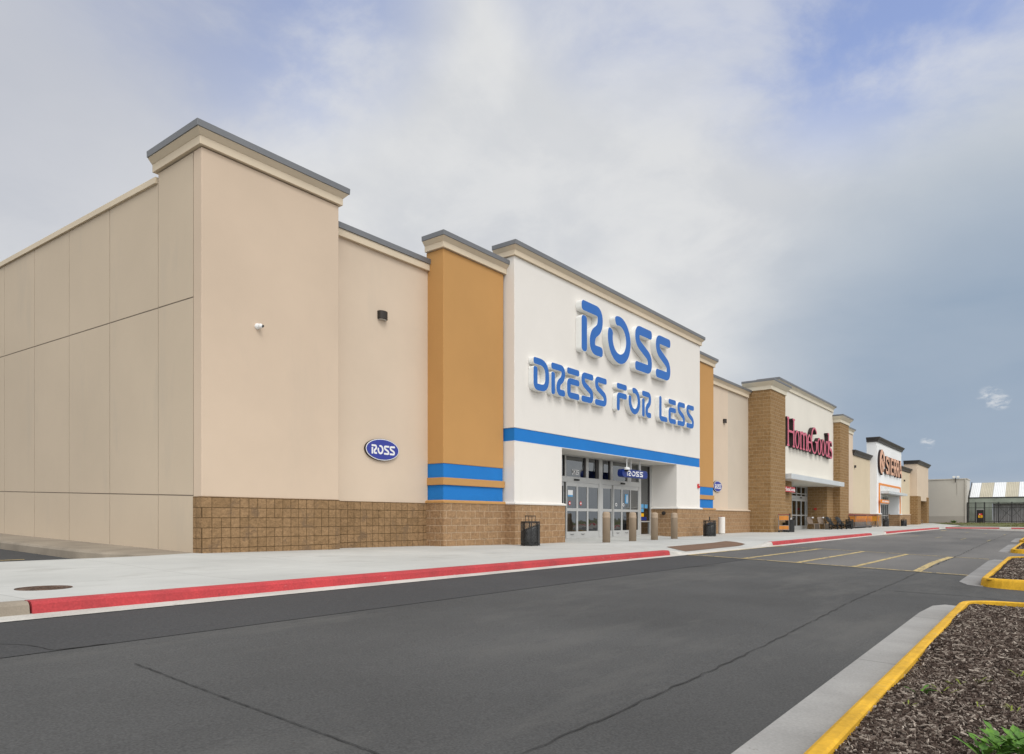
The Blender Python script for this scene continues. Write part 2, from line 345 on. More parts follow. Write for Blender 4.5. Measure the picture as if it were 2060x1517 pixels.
# ---------------------------------------------------------------- builders
ROOT = {}
def rootof(o):
    while o.parent: o = o.parent
    return o
class MB:
    def __init__(s): s.bm = bmesh.new()
    def box(s, x0, x1, y0, y1, z0, z1):
        c = [s.bm.verts.new((x, y, z)) for x in (x0, x1) for y in (y0, y1) for z in (z0, z1)]
        for f in ((0, 1, 3, 2), (4, 6, 7, 5), (0, 4, 5, 1), (2, 3, 7, 6), (0, 2, 6, 4), (1, 5, 7, 3)):
            s.bm.faces.new([c[i] for i in f])
        return s
    def prism(s, pts, a, b, axis='y'):
        """closed outline of 2D points pushed from a to b: axis y -> (x,z), z -> (x,y), x -> (y,z)"""
        def P(p, q):
            return {'y': (p[0], q, p[1]), 'z': (p[0], p[1], q), 'x': (q, p[0], p[1])}[axis]
        A = [s.bm.verts.new(P(p, a)) for p in pts]; B = [s.bm.verts.new(P(p, b)) for p in pts]
        s.bm.faces.new(A); s.bm.faces.new(list(reversed(B)))
        n = len(pts)
        for i in range(n): s.bm.faces.new((A[i], B[i], B[(i + 1) % n], A[(i + 1) % n]))
        return s
    def loops(s, loops, cap=True, closed=True):
        V = [[s.bm.verts.new(p) for p in lp] for lp in loops]
        n = len(V[0])
        for a, b in zip(V, V[1:]):
            for i in range(n if closed else n - 1):
                s.bm.faces.new((a[i], a[(i + 1) % n], b[(i + 1) % n], b[i]))
        if cap and closed:
            s.bm.faces.new(list(reversed(V[0]))); s.bm.faces.new(V[-1])
        return s
    def lathe(s, x, y, prof, seg=20):
        return s.loops([[(x + r * cos(2 * pi * k / seg), y + r * sin(2 * pi * k / seg), z) for k in range(seg)] for r, z in prof])
    def tube(s, pts, r, seg=6):
        pts = [Vector(p) for p in pts]; lp = []
        for i, p in enumerate(pts):
            d = (pts[min(i + 1, len(pts) - 1)] - pts[max(i - 1, 0)]).normalized()
            up = Vector((0, 0, 1)) if abs(d.z) < .9 else Vector((1, 0, 0))
            a = d.cross(up).normalized(); b = a.cross(d)
            lp.append([tuple(p + a * r * cos(2 * pi * k / seg) + b * r * sin(2 * pi * k / seg)) for k in range(seg)])
        return s.loops(lp)
    def quad(s, pts):
        s.bm.faces.new([s.bm.verts.new(p) for p in pts]); return s
    def build(s, name, m, parent=None, smooth=False, bevel=0, recalc=True, local=False):
        if recalc: bmesh.ops.recalc_face_normals(s.bm, faces=s.bm.faces[:])
        if parent is not None and not local:
            bmesh.ops.translate(s.bm, verts=s.bm.verts[:], vec=-rootof(parent).location)
        me = bpy.data.meshes.new(name); s.bm.to_mesh(me); s.bm.free()
        me.materials.append(m)
        if smooth:
            for p in me.polygons: p.use_smooth = True
        o = bpy.data.objects.new(name, me); C.objects.link(o)
        if parent is not None: o.parent = parent
        if bevel:
            b = o.modifiers.new('bevel', 'BEVEL'); b.width = bevel; b.segments = 2; b.limit_method = 'ANGLE'; b.angle_limit = R(40)
        return o
def tag(o, label=None, cat=None, group=None, kind=None):
    for k, v in (('label', label), ('category', cat), ('group', group), ('kind', kind)):
        if v: o[k] = v
    return o
def thing(name, loc, label, cat, group=None, rz=0):
    o = bpy.data.objects.new(name, None); C.objects.link(o); o.location = loc; o.rotation_euler = (0, 0, rz)
    o.empty_display_size = .2
    return tag(o, label, cat, group)
def struct(o, label=None): return tag(o, label, None, None, 'structure')
def dup(root, loc, rz, label, group=None):
    def cp(o, par):
        c = o.copy(); C.objects.link(c)
        if par: c.parent = par
        for ch in [q for q in bpy.data.objects if q.parent == o]: cp(ch, c)
        return c
    c = cp(root, None); c.location = loc; c.rotation_euler = (0, 0, rz); c['label'] = label
    if group: c['group'] = group
    return c

# ------------------------------------------------------- ground heights
def interp(x, tb):
    if x <= tb[0][0]: return tb[0][1]
    for (a, b), (c, d) in zip(tb, tb[1:]):
        if x <= c: return b + (d - b) * (x - a) / (c - a)
    return tb[-1][1]
def sm(t): t = max(0, min(1, t)); return t * t * (3 - 2 * t)
def yc(X): return interp(X, [(-15, 7.38), (2, 7.36), (15, 7.27), (24, 7.28), (41, 7.66), (50, 7.9), (60, 7.98), (75, 8.0)])
def zc(X):
    z = .032
    for a, b, c, d in ((15.5, 16.9, 21.8, 23.3), (40.9, 41.8, 45.0, 45.8), (71.4, 72.2, 74.9, 75.4)):
        if a < X < d: z -= .115 * min(sm((X - a) / (b - a)), sm((d - X) / (d - c)))
    return z
BT = [(-15, .107), (7, .107), (17, 0), (50, .03), (60, .05), (70, .09), (95, .15), (107, .28), (140, .3)]
def zs(X, Y):
    b = interp(X, BT); Yc = yc(min(X, 75))
    if X > 75: return .02 + (b - .02) * sm((X - 78) / 29)
    n = zc(X) + (.024 - zc(X)) * sm((Y - Yc - .15) / 1.9)
    z = n + (b - n) * sm((Y - Yc - 1.0) / (12.6 - Yc - 1.0))
    if X < 7.3 and Y > 12.8: z += (-.04 - z) * sm((Y - 12.8) / 3) * sm((7.3 - X) / 1.0)
    if 18 < X < 30 and Y > 12.9: z += .055 * sm((Y - 12.9) / 1.1)
    return z
def zroad(Y): return -.1 - .04 * max(0, min(6.5, 6.7 - Y))

def sheet(xs, ys, f, mb=None):
    mb = mb or MB(); V = [[mb.bm.verts.new((x, y, f(x, y))) for y in ys] for x in xs]
    for i in range(len(xs) - 1):
        for j in range(len(ys) - 1):
            mb.bm.faces.new((V[i][j], V[i + 1][j], V[i + 1][j + 1], V[i][j + 1]))
    return mb
def frange(a, b, s):
    n = max(1, int(round((b - a) / s))); return [a + (b - a) * i / n for i in range(n + 1)]

g = MB(); g.quad([(-900, -900, -.8), (1500, -900, -.8), (1500, 900, -.8), (-900, 900, -.8)])
struct(g.build('ground', M['ground'], recalc=False))
road = struct(sheet(frange(-60, 79, 5), [-120, -40, .2, 2, 4, 6.7, 7.0, 8.4], lambda x, y: zroad(y)).build('road', M['asph'], recalc=False), 'grey asphalt drive along the stores')
sheet(frange(-60, 15.9, 2), [5.54, 6.7, 7.0], lambda x, y: zroad(y) + .004).build('sealed_strip', M['asphd'], road, recalc=False)
sheet(frange(16.0, 79, 3), [-40, .2, 3, 6.7, 8.4], lambda x, y: zroad(y) + .004).build('worn_asphalt', M['asphl'], road, recalc=False)

def strip(mb, pts, wdt, dz, zf=None, jit=0):
    """thin flat strip along a line of (x,y) points lying on the road"""
    zf = zf or (lambda x, y: zroad(y))
    a, b = [], []
    for i, p in enumerate(pts):
        q0 = pts[max(0, i - 1)]; q1 = pts[min(len(pts) - 1, i + 1)]
        dx, dy = q1[0] - q0[0], q1[1] - q0[1]; l = sqrt(dx * dx + dy * dy) or 1
        hw = wdt / 2 * (1 + random.uniform(-jit, jit)); nx, ny = -dy / l * hw, dx / l * hw
        a.append(mb.bm.verts.new((p[0] + nx, p[1] + ny, zf(p[0] + nx, p[1] + ny) + dz)))
        b.append(mb.bm.verts.new((p[0] - nx, p[1] - ny, zf(p[0] - nx, p[1] - ny) + dz)))
    for i in range(len(pts) - 1): mb.bm.faces.new((b[i], b[i + 1], a[i + 1], a[i]))
def wiggle(pts, step=.12, amp=.02):
    out = []
    for p, q in zip(pts, pts[1:]):
        n = max(1, int(math.hypot(q[0] - p[0], q[1] - p[1]) / step))
        for i in range(n):
            t = i / n; out.append((p[0] + (q[0] - p[0]) * t + random.uniform(-amp, amp), p[1] + (q[1] - p[1]) * t + random.uniform(-amp, amp)))
    out.append(pts[-1]); return out
for pts, wd, st, am in (([(-3, 1.9), (5.27, 1.92), (7, 1.97), (10.1, 2.08), (14, 2.1), (16, 2.16)], .009, .10, .012),
                ([(16, 2.16), (23.5, 2.2), (29, 2.28), (37.6, 2.4), (70, 2.6)], .018, .3, .03),
                ([(2.16, 4.8), (2.15, 4.4), (2.13, 3.6), (2.13, 3.0), (2.12, 1.95)], .008, .05, .004),
                ([(1.77, 6.03), (1.9, 5.84), (1.95, 5.56), (2.3, 5.54)], .012, .06, .008),
                ([(11.9, -.4), (11.8, .4), (11.95, 1.0), (11.7, 2.05)], .02, .1, .03),
                ([(12.6, 5.6), (13.6, 5.35)], .02, .1, .02), ([(-8, 5.53), (-4, 5.55), (1.7, 5.9)], .008, .12, .01)):
    mb = MB(); strip(mb, wiggle(pts, st, am), wd, .0075, jit=.6); mb.build('crack', M['crack'], road, recalc=False)

def zline(pts, wd, name='painted_line', dz=.009, m='yline'):
    mb = MB(); strip(mb, pts, wd, dz); return mb.build(name, M[m], road, recalc=False)
zl = lambda a, b, n=6: [(a[0] + (b[0] - a[0]) * i / n, a[1] + (b[1] - a[1]) * i / n) for i in range(n + 1)]
zline(zl((16.1, 7.0), (16.15, 1.32), 12), .10)
zline(zl((22.85, 7.0), (22.85, 1.40), 12), .10)
for y0 in (5.70, 4.50, 3.36): zline(zl((16.2, y0), (22.8, y0 - .02)), .105, dz=.0085)
zline([(16.2, 2.20), (17.5, 2.24), (19.5, 2.30), (21.2, 2.29), (22.8, 2.27)], .15, dz=.0085)
zline(zl((16.05, 7.02), (23.6, 7.06)), .11, dz=.0095)
for x, y in ((39.4, 2.5), (40.2, 3.6), (40.6, 4.72), (55, 2.6), (56, 3.7), (56.5, 4.8), (41, 5.85)):
    zline([(x, y), (x + 3.0, y + .03)], .075, m='yfade')
zline(zl((42, 7.2), (46.4, 7.3)), .1); zline([(60, 6.6), (64, 6.66)], .12)

# ------------------------------------------------------- walk
xs = sorted(set([round(v, 2) for v in frange(-15, 15, 1.0) + frange(15, 24, .25) + frange(24, 40, 2) + frange(40, 47, .3) + frange(47, 71, 3) + frange(71, 76, .3)] + [6.3, 7.3]))
mb = MB(); ts = [0, .05, .1, .17, .25, .35, .5, .65, .8, 1]
V = []
for x in xs:
    y0 = yc(x) + .15; col = []
    for t in ts: y = y0 + (12.8 - y0) * t; col.append(mb.bm.verts.new((x, y, zs(x, y))))
    for y in (13.3, 13.7, 14.1, 14.6, 15.2, 15.8): col.append(mb.bm.verts.new((x, y, zs(x, y))))
    V.append(col)
for a, b in zip(V, V[1:]):
    for j in range(len(a) - 1): mb.bm.faces.new((a[j], b[j], b[j + 1], a[j + 1]))
sheet(frange(76, 107, 3), [8.15, 10, 12, 15], zs, mb)
sheet(frange(75.15, 80, 1.2), [-60, 0, 3, 6, 8.15], lambda x, y: .02, mb)
struct(mb.build('sidewalk', M['conc'], recalc=False), 'pale concrete walk in front of the stores')

# kerbs along the drive
def kerb_run(x0, x1, m, name, label, gut=True):
    mb = MB(); secs = []
    for x in frange(x0, x1, .5):
        Y = yc(x); z = zc(x); zb = -.103
        secs.append([(x, Y - .035, zb), (x, Y - .012, zb + (z - zb) * .78), (x, Y + .015, z - .004), (x, Y + .05, z + .001), (x, Y + .155, z + .0015), (x, Y + .155, zb - .1), (x, Y - .035, zb - .1)])
    mb.loops(secs, closed=True)
    return struct(mb.build(name, m), label)
for a, b, m, lb in ((-15, 2.38, 'concd', 'unpainted weathered kerb at the left'), (2.40, 15.55, 'red', 'red painted kerb, nearest run'), (15.57, 23.28, 'concw', 'dropped kerb at the crossing'),
                    (23.3, 41.0, 'red', 'red painted kerb, middle run'), (41.02, 45.7, 'concw', 'dropped kerb beyond the red bin'), (45.72, 71.4, 'red', 'red painted kerb, far run'), (71.42, 75, 'concw', 'unpainted corner kerb')):
    kerb_run(a, b, M[m], 'kerb', lb)
mb = MB()
for a, b in ((-15, 15), (15, 24), (24, 75)):
    sheet(frange(a, b, 1), [0, 1], lambda x, t: 0, mb) if False else None
V = []
for x in frange(-15, 75, 1):
    e = interp(x, [(-15, 7.06), (15, 7.05), (24, 7.03), (41, 7.42), (75, 7.78)])
    V.append([mb.bm.verts.new((x, e, -.0935)), mb.bm.verts.new((x, yc(x), -.078))])
for a, b in zip(V, V[1:]): mb.bm.faces.new((a[0], b[0], b[1], a[1]))
struct(mb.build('gutter', M['concw'], recalc=False), 'pale concrete gutter along the kerb')
for y0, y1, m, lb in ((7.9, 8.2, 'concw', 'kerb corner'), (3.85, 7.9, 'red', 'short red kerb across the end of the drive'), (3.0, 3.85, 'concw', 'unpainted gap in the end kerb'), (-60, 3.0, 'red', 'long red kerb across the end of the drive')):
    struct(MB().box(75, 75.15, y0, y1, -.3, .024).build('kerb', M[m], bevel=.015), lb)
struct(MB().box(74.7, 75.0, -60, 8.0, -.4, -.0 - .085).build('gutter', M['concw']), 'gutter across the end of the drive')
# road filler towards end kerb (slopes like the drive)
struct(sheet(frange(-60, 5.95, 4) , frange(15.8, 60, 4), lambda x, y: -.045 + .022 * (y - 15.8)).build('parking_lot', M['asphd'], recalc=False), 'side parking lot beside the left wall')
mb = MB(); strip(mb, [(-6, 16.35), (5.2, 16.3)], .1, .006, lambda x, y: -.045 + .022 * (y - 15.8)); struct(mb.build('lot_line', M['yline'], recalc=False), 'yellow line in the side lot')
# raised strip along side wall
def zst(y): return .106 + .0225 * (y - 13.6)
mb = MB(); lo = []
for y in frange(13.35, 60, 1.5):
    k = sm((y - 13.3) / 2.2); z1 = zst(y); xl = 6.35 - .35 * k; zb = zst(y) - .02 - .17 * k
    lo.append([(7.3, y, z1), (xl + .12, y, z1 - .004), (xl + .03, y, z1 - .02), (xl, y, z1 - .05 * k - .01), (xl - .02, y, zb - .3), (7.3, y, zb - .3)])
mb.loops(lo); struct(mb.build('side_kerb', M['concd']), 'weathered concrete strip and kerb climbing along the side wall')
# tactile strip
mb = MB(); zf = lambda x, y: zs(x, y)
V = [[mb.bm.verts.new((17.45 + 5.0 * t + .85 * s, 7.68 + .18 * t + .95 * s, zs(17.45 + 5.0 * t + .85 * s, 7.68 + .18 * t + .95 * s) + .008)) for s in (0, .25, .5, .75, 1)] for t in [i / 12 for i in range(13)]]
for a, b in zip(V, V[1:]):
    for j in range(4): mb.bm.faces.new((a[j], b[j], b[j + 1], a[j + 1]))
struct(mb.build('tactile_paving', M['brown'], recalc=False), 'brown tactile strip at the dropped kerb')
# manhole
mh = thing('manhole_cover', (2.95, 8.68, zs(2.95, 8.68)), 'round rusty iron manhole cover in the pale sidewalk at the left', 'manhole cover')
mz = zs(2.95, 8.68)
MB().lathe(2.95, 8.68, [(.265, mz - .02), (.265, mz + .008), (.24, mz + .009), (.235, mz + .002)], 40).build('frame', M['rust'], mh)
mb = MB().lathe(2.95, 8.68, [(.228, mz - .01), (.228, mz + .007)], 40)
for rr in (.20, .155, .11, .065): mb.lathe(2.95, 8.68, [(rr, mz + .006), (rr, mz + .011), (rr - .016, mz + .011), (rr - .016, mz + .006)], 32)
mb.build('lid', M['rust'], mh)

# verge at the far end
def poly(pts, f, m, name, label, th=.02):
    mb = MB(); vs = [mb.bm.verts.new((x, y, f(x, y))) for x, y in pts]; mb.bm.faces.new(vs)
    bmesh.ops.triangulate(mb.bm, faces=mb.bm.faces[:]); bmesh.ops.recalc_face_normals(mb.bm, faces=mb.bm.faces[:])
    if mb.bm.faces[0 if True else 0].normal.z < 0: bmesh.ops.reverse_faces(mb.bm, faces=mb.bm.faces[:])
    return struct(mb.build(name, m, recalc=False), label)
zv = lambda x, y: zs(x, 9) + .03
struct(sheet([79.9, 84, 88, 92, 97, 101, 104.5], [-60, 3.9], zv).build('verge', M['grass'], recalc=False), 'grass verge in front of the fence')
poly([(79.9, 3.9), (104.5, 3.9), (104.5, 12.5), (98, 10.5)], lambda x, y: zs(x, 9) + .03, M['grass'], 'verge', 'grass corner by the grey building')
struct(sheet([104.5, 107, 112], [-60, 8, 13.2], lambda x, y: zs(x, 9) + .03).build('dirt_strip', M['dirt'], recalc=False), 'bare dirt along the fence foot')
gb = MB()
for _ in range(2600):
    x = random.uniform(81, 106); y = random.uniform(-8, 11); 
    if y > 3.9 + (x - 80) * .36: continue
    z = zv(x, y); h = random.uniform(.03, .11); a = random.uniform(0, pi); dx, dy = cos(a) * .05, sin(a) * .05
    gb.bm.faces.new([gb.bm.verts.new(q) for q in ((x - dx, y - dy, z), (x + dx, y + dy, z), (x + random.uniform(-.03, .03), y, z + h))])
tag(gb.build('grass_tufts', M['grass'], recalc=False), 'short rough grass on the verge before the fence', None, None, 'stuff')

# ------------------------------------------------------- kerbed islands with mulch
def rrect(x0, x1, y0, y1, r, n=6):
    pts = []
    for cx, cy, a0 in ((x1 - r, y1 - r, 0), (x0 + r, y1 - r, 90), (x0 + r, y0 + r, 180), (x1 - r, y0 + r, 270)):
        for i in range(n + 1):
            a = R(a0 + 90 * i / n); pts.append((cx + r * cos(a), cy + r * sin(a)))
    return pts
def island(x0, x1, y1, label, zt=-.187, skew=0.0, gw=.22):
    isl = thing('kerbed_island', ((x0 + x1) / 2, y1 - 2.5, -.35), label, 'traffic island', 'kerbed mulch islands along the drive')
    y0 = y1 - 6; mb = MB(); lo = []
    for ins, z in ((0, -.6), (0, -.34), (.015, -.235), (.02, zt - .03), (.03, zt - .010), (.05, zt), (.098, zt), (.112, zt - .008), (.118, zt - .5)):
        lo.append([(x, y, z) for x, y in rrect(x0 + ins, x1 - ins, y0 + ins, y1 - ins, .42 - ins)])
    mb.loops(lo, cap=False); mb.build('kerb', M['yellow'], isl)
    gm = MB(); a = rrect(x0 - .02, x1 + .02, y1 - 5.5, y1 + .25, .5); gz = -.333
    gm.prism([(x0 + .35, y1 - .06), (x0 + .35, y1 + gw), (x1 - .7, y1 + gw + .03), (x1 + .15, y1 + gw - .01), (x1 + .42, y1 + gw - .12), (x1 + .38, y1 - .06)] if x0 < 0 else
             [(x0 + .1, y1 - .06), (x0 + .2, y1 + .16), (x0 + .75, y1 + .33), (x1 - .4, y1 + .38), (x1 + .4, y1 + .3), (x1 + .5, y1 - .06)], -.36, -.60, 'z')
    # gutter pan: top follows the road fall
    for v in gm.bm.verts:
        if v.co.z > -.5: v.co.z = zroad(v.co.y) + .0065
    gm.build('gutter_pan', M['concg'] if x0 < 0 else M['pan'], isl)
    sheet(frange(x0 + .1, x1 - .1, .5), frange(y0 + .1, y1 - .1, .4), lambda x, y: zt - .035 + .02 * sin(x * 2.1) * sin(y * 3 + x)).build('mulch_bed', M['soil'], isl, recalc=False)
    if skew:
        for ch in isl.children:
            for v in ch.data.vertices: v.co.y += skew * (v.co.x + isl.location.x - 9)
    return isl
island(-6, 10.12, .905, 'long yellow kerbed mulch island nearest the camera', skew=.0078, gw=.315)
island(13.72, 22.5, .99, 'yellow kerbed mulch island second from the camera, beside the painted crossing')
island(27.7, 36.3, 1.16, 'yellow kerbed mulch island third from the camera, at the right edge')
island(40.0, 48.0, 1.33, 'yellow kerbed mulch island fourth from the camera, farthest one showing')

# mulch chips: near wedge dense
def mulch_z(x, y): return -.187 - .035 + .02 * sin(x * 2.1) * sin(y * 3 + x)
def chips(n, xr, yr, size, name, m, lab):
    vs, fs = [], []
    for _ in range(n):
        x = random.uniform(*xr); y = random.uniform(*yr); z = mulch_z(x, y) + random.uniform(.0, .016)
        l = size * random.uniform(.4, 1.6) * (1.5 if random.random() < .12 else 1); wd = l * random.uniform(.09, .30); h = random.uniform(.002, .005)
        a = random.uniform(0, pi); rx = random.gauss(0, .28); ry = random.gauss(0, .28)
        ux = Vector((cos(a), sin(a), rx)).normalized(); uy = Vector((-sin(a), cos(a), ry)).normalized(); c = Vector((x, y, z)); up = Vector((0, 0, h))
        b = len(vs); k = random.uniform(.3, 1)
        for q in (c - ux * l / 2 - uy * wd / 2 * k, c + ux * l / 2 - uy * wd / 2, c + ux * l / 2 * random.uniform(.7, 1) + uy * wd / 2, c - ux * l / 2 + uy * wd / 2 * k): vs.append(tuple(q + up)); 
        for q in range(4): p = vs[b + q]; vs.append((p[0], p[1], p[2] - h * 2))
        fs += [(b, b + 1, b + 2, b + 3), (b, b + 4, b + 5, b + 1), (b + 1, b + 5, b + 6, b + 2), (b + 2, b + 6, b + 7, b + 3), (b + 3, b + 7, b + 4, b)]
    me = bpy.data.meshes.new(name); me.from_pydata(vs, [], fs); me.materials.append(m)
    o = bpy.data.objects.new(name, me); C.objects.link(o)
    return tag(o, lab, None, None, 'stuff')
def chip_mat(name, cols):
    m = bpy.data.materials.new(name); m.use_nodes = True; t = m.node_tree; l = t.links.new; p = t.nodes['Principled BSDF']
    p.inputs['Roughness'].default_value = .9; p.inputs['Specular IOR Level'].default_value = .2
    g = N(t, 'ShaderNodeNewGeometry'); cr = N(t, 'ShaderNodeValToRGB'); l(g.outputs['Random Per Island'], cr.inputs[0])
    cr.color_ramp.elements[0].color = (*cols[0], 1); cr.color_ramp.elements[1].color = (*cols[-1], 1)
    for i, c in enumerate(cols[1:-1]):
        e = cr.color_ramp.elements.new((i + 1) / (len(cols) - 1)); e.color = (*c, 1)
    n = N(t, 'ShaderNodeTexNoise'); n.inputs['Scale'].default_value = 160; l(g.outputs['Position'], n.inputs[0])
    mr = N(t, 'ShaderNodeMapRange'); mr.inputs[3].default_value = .6; mr.inputs[4].default_value = 1.4; l(n.outputs['Fac'], mr.inputs[0])
    vm = N(t, 'ShaderNodeVectorMath', operation='SCALE'); l(cr.outputs[0], vm.inputs[0]); l(mr.outputs[0], vm.inputs['Scale']); l(vm.outputs[0], p.inputs['Base Color'])
    return m
CH = chip_mat('bark_chips', [(.034, .024, .019), (.054, .037, .029), (.075, .052, .041), (.12, .088, .070), (.22, .18, .15), (.42, .36, .30)])
chips(32000, (2.2, 5.5), (-.5, .78), .024, 'mulch_chips', CH, 'brown and grey bark mulch on the nearest island')
chips(22000, (5.5, 9.9), (-.5, .78), .032, 'mulch_chips', CH, 'bark mulch at the far end of the nearest island')
_mz = mulch_z
chips(14000, (13.95, 22.2), (-.6, .80), .05, 'mulch_chips', CH, 'bark mulch on the second island')
mulch_z = lambda x, y: -.215 + .02 * sin(x * 2.1) * sin(y * 3 + x)
chips(5000, (27.9, 36), (-.6, .94), .08, 'mulch_chips', CH, 'bark mulch on the third island')
mulch_z = _mz

# weeds
def leaf(mb, base, az, length, width, lift, lobes=4, droop=.6):
    """a toothed blade bending outward"""
    n = lobes * 4 + 1; ax = Vector((cos(az), sin(az), 0)); side = Vector((-sin(az), cos(az), 0)); prev = None
    for i in range(n):
        t = i / (n - 1); el = lift - droop * t * 1.4
        c = Vector(base) + ax * length * (t * cos(max(-.3, el * .75))) + Vector((0, 0, length * (sin(lift) * t - .35 * droop * t * t)))
        tooth = 1.0 if i % 4 in (1, 2) else .45
        hw = width * (sin(pi * min(1, t * .85 + .12)) ** .8) * tooth * (1 if t < .97 else .1)
        if t < .22: hw *= .35
        cur = (mb.bm.verts.new(c + side * hw + Vector((0, 0, hw * .35))), mb.bm.verts.new(c), mb.bm.verts.new(c - side * hw + Vector((0, 0, hw * .35))))
        if prev:
            for k in (0, 1): mb.bm.faces.new((prev[k], cur[k], cur[k + 1], prev[k + 1]))
        prev = cur
wz = -.2
PX, PY = 3.47, .165
wd = thing('weed_plant', (PX, PY, wz), 'large toothed green weed in the mulch at the bottom right corner', 'weed')
for (ox, oy, n, sc_) in ((0, 0, 11, .85), (-.05, .07, 9, .72), (.06, -.07, 12, 1.0), (.04, -.15, 11, 1.0), (.12, .0, 10, .8), (-.02, -.09, 9, .8)):
    mb = MB()
    for k in range(n):
        leaf(mb, (PX + ox + random.uniform(-.015, .015), PY + oy + random.uniform(-.015, .015), wz + random.uniform(0, .02)), 2 * pi * k / n + random.uniform(-.3, .3), sc_ * random.uniform(.10, .155), sc_ * random.uniform(.019, .028), random.uniform(.75, 1.45), 3, .5)
    mb.build('leaf_rosette', M['leaf'], wd, recalc=False)
for (x, y, s_, col, lb) in ((4.62, .60, .75, 'leaf', 'low broad green weed in the mulch close to the yellow kerb'), (4.68, .50, .7, 'leafy', 'yellow green sprig a little right of the broad green weed'),
                       (4.25, .62, .45, 'leafy', 'tiny pale sprout by the kerb below the broad green weed'), (4.98, .46, .6, 'leafy', 'small upright sprout behind the yellow green sprig'),
                       (5.1, .36, .6, 'leafy', 'thin sprout in the middle of the mulch'), (5.4, .19, .95, 'leafy', 'spindly yellow green seedling near the right picture edge'),
                       (4.45, .33, .4, 'leafy', 'tiny green seedling in the middle foreground of the mulch'), (4.45, .17, .6, 'leafy', 'pale seedling right of the others, above the large weed')):
    z0 = mulch_z(x, y) + .004; o = thing('weed_sprout', (x, y, z0), lb, 'weed', 'small weeds in the mulch'); mb = MB(); n = int(5 + 6 * s_) if col == 'leaf' else 5
    for k in range(n):
        leaf(mb, (x + random.uniform(-.05, .05) * s_, y + random.uniform(-.03, .03) * s_, z0), random.uniform(0, 6.28), (.075 if col == 'leaf' else .06) * s_ + .02, (.013 if col == 'leaf' else .006) * s_ + .002, random.uniform(.5, 1.3), 2)
    mb.build('foliage', M[col], o, recalc=False)

# ------------------------------------------------------- stroke lettering
def rpath(pts, rad, n=7):
    """polyline with rounded corners; pts [(x,z)], rad per inner corner"""
    out = [Vector(pts[0])]
    for i in range(1, len(pts) - 1):
        p0, p, p1 = Vector(pts[i - 1]), Vector(pts[i]), Vector(pts[i + 1]); r = rad[i - 1]
        a = (p0 - p).normalized(); b = (p1 - p).normalized(); r = min(r, (p0 - p).length * .5 if i > 1 else (p0 - p).length * .98, (p1 - p).length * .5 if i < len(pts) - 2 else (p1 - p).length * .98)
        q0, q1 = p + a * r, p + b * r
        for k in range(n + 1):
            t = k / n; out.append(q0 * (1 - t) ** 2 + p * 2 * t * (1 - t) + q1 * t * t)
    out.append(Vector(pts[-1]))
    o2 = [out[0]]
    for p in out[1:]:
        if (p - o2[-1]).length > 1e-5: o2.append(p)
    return o2
def ribbon(mb, path, hw, y0, y1, cap=.0, hws=None, inset=0.0):
    """sweep a band of half width hw (or hws along length) in the XZ plane from y0 (front) to y1 (back)"""
    P = [Vector(p) for p in path]
    S = [0]
    for a, b in zip(P, P[1:]): S.append(S[-1] + (b - a).length)
    Ltot = S[-1]
    def at(s):
        s = max(0, min(Ltot, s))
        for i in range(len(P) - 1):
            if s <= S[i + 1] or i == len(P) - 2:
                t = (s - S[i]) / (S[i + 1] - S[i]); return P[i].lerp(P[i + 1], t)
    ss = set(S)
    if cap:
        for k in range(0, 6): 
            c = cap * (1 - cos(pi / 2 * k / 5)); ss.add(c); ss.add(Ltot - c)
    if inset: ss = {min(max(s, inset), Ltot - inset) for s in ss}
    ss = sorted(ss); ss = [s for i, s in enumerate(ss) if i == 0 or s - ss[i - 1] > 1e-4]
    lo = []
    for s in ss:
        p = at(s); e = Ltot * .002 + 1e-4
        d = (at(s + e) - at(s - e)).normalized(); nn = Vector((-d.y, d.x))
        h = hw
        if hws:
            t = s / Ltot * (len(hws) - 1); i = min(int(t), len(hws) - 2); h = hws[i] + (hws[i + 1] - hws[i]) * (t - i)
        h -= inset
        if cap:
            q = min(s, Ltot - s) - inset; c = min(cap, h)
            if q < c: h = h - c + sqrt(max(0, c * c - (c - q) ** 2))
        h = max(h, .0008)
        a, b = p + nn * h, p - nn * h
        lo.append([(a.x, y0, a.y), (b.x, y0, b.y), (b.x, y1, b.y), (a.x, y1, a.y)])
    mb.loops(lo)
def ell(cx, cz, rx, rz, a0, a1, n=28):
    return [(cx + rx * cos(R(a0 + (a1 - a0) * i / n)), cz + rz * sin(R(a0 + (a1 - a0) * i / n))) for i in range(n + 1)]
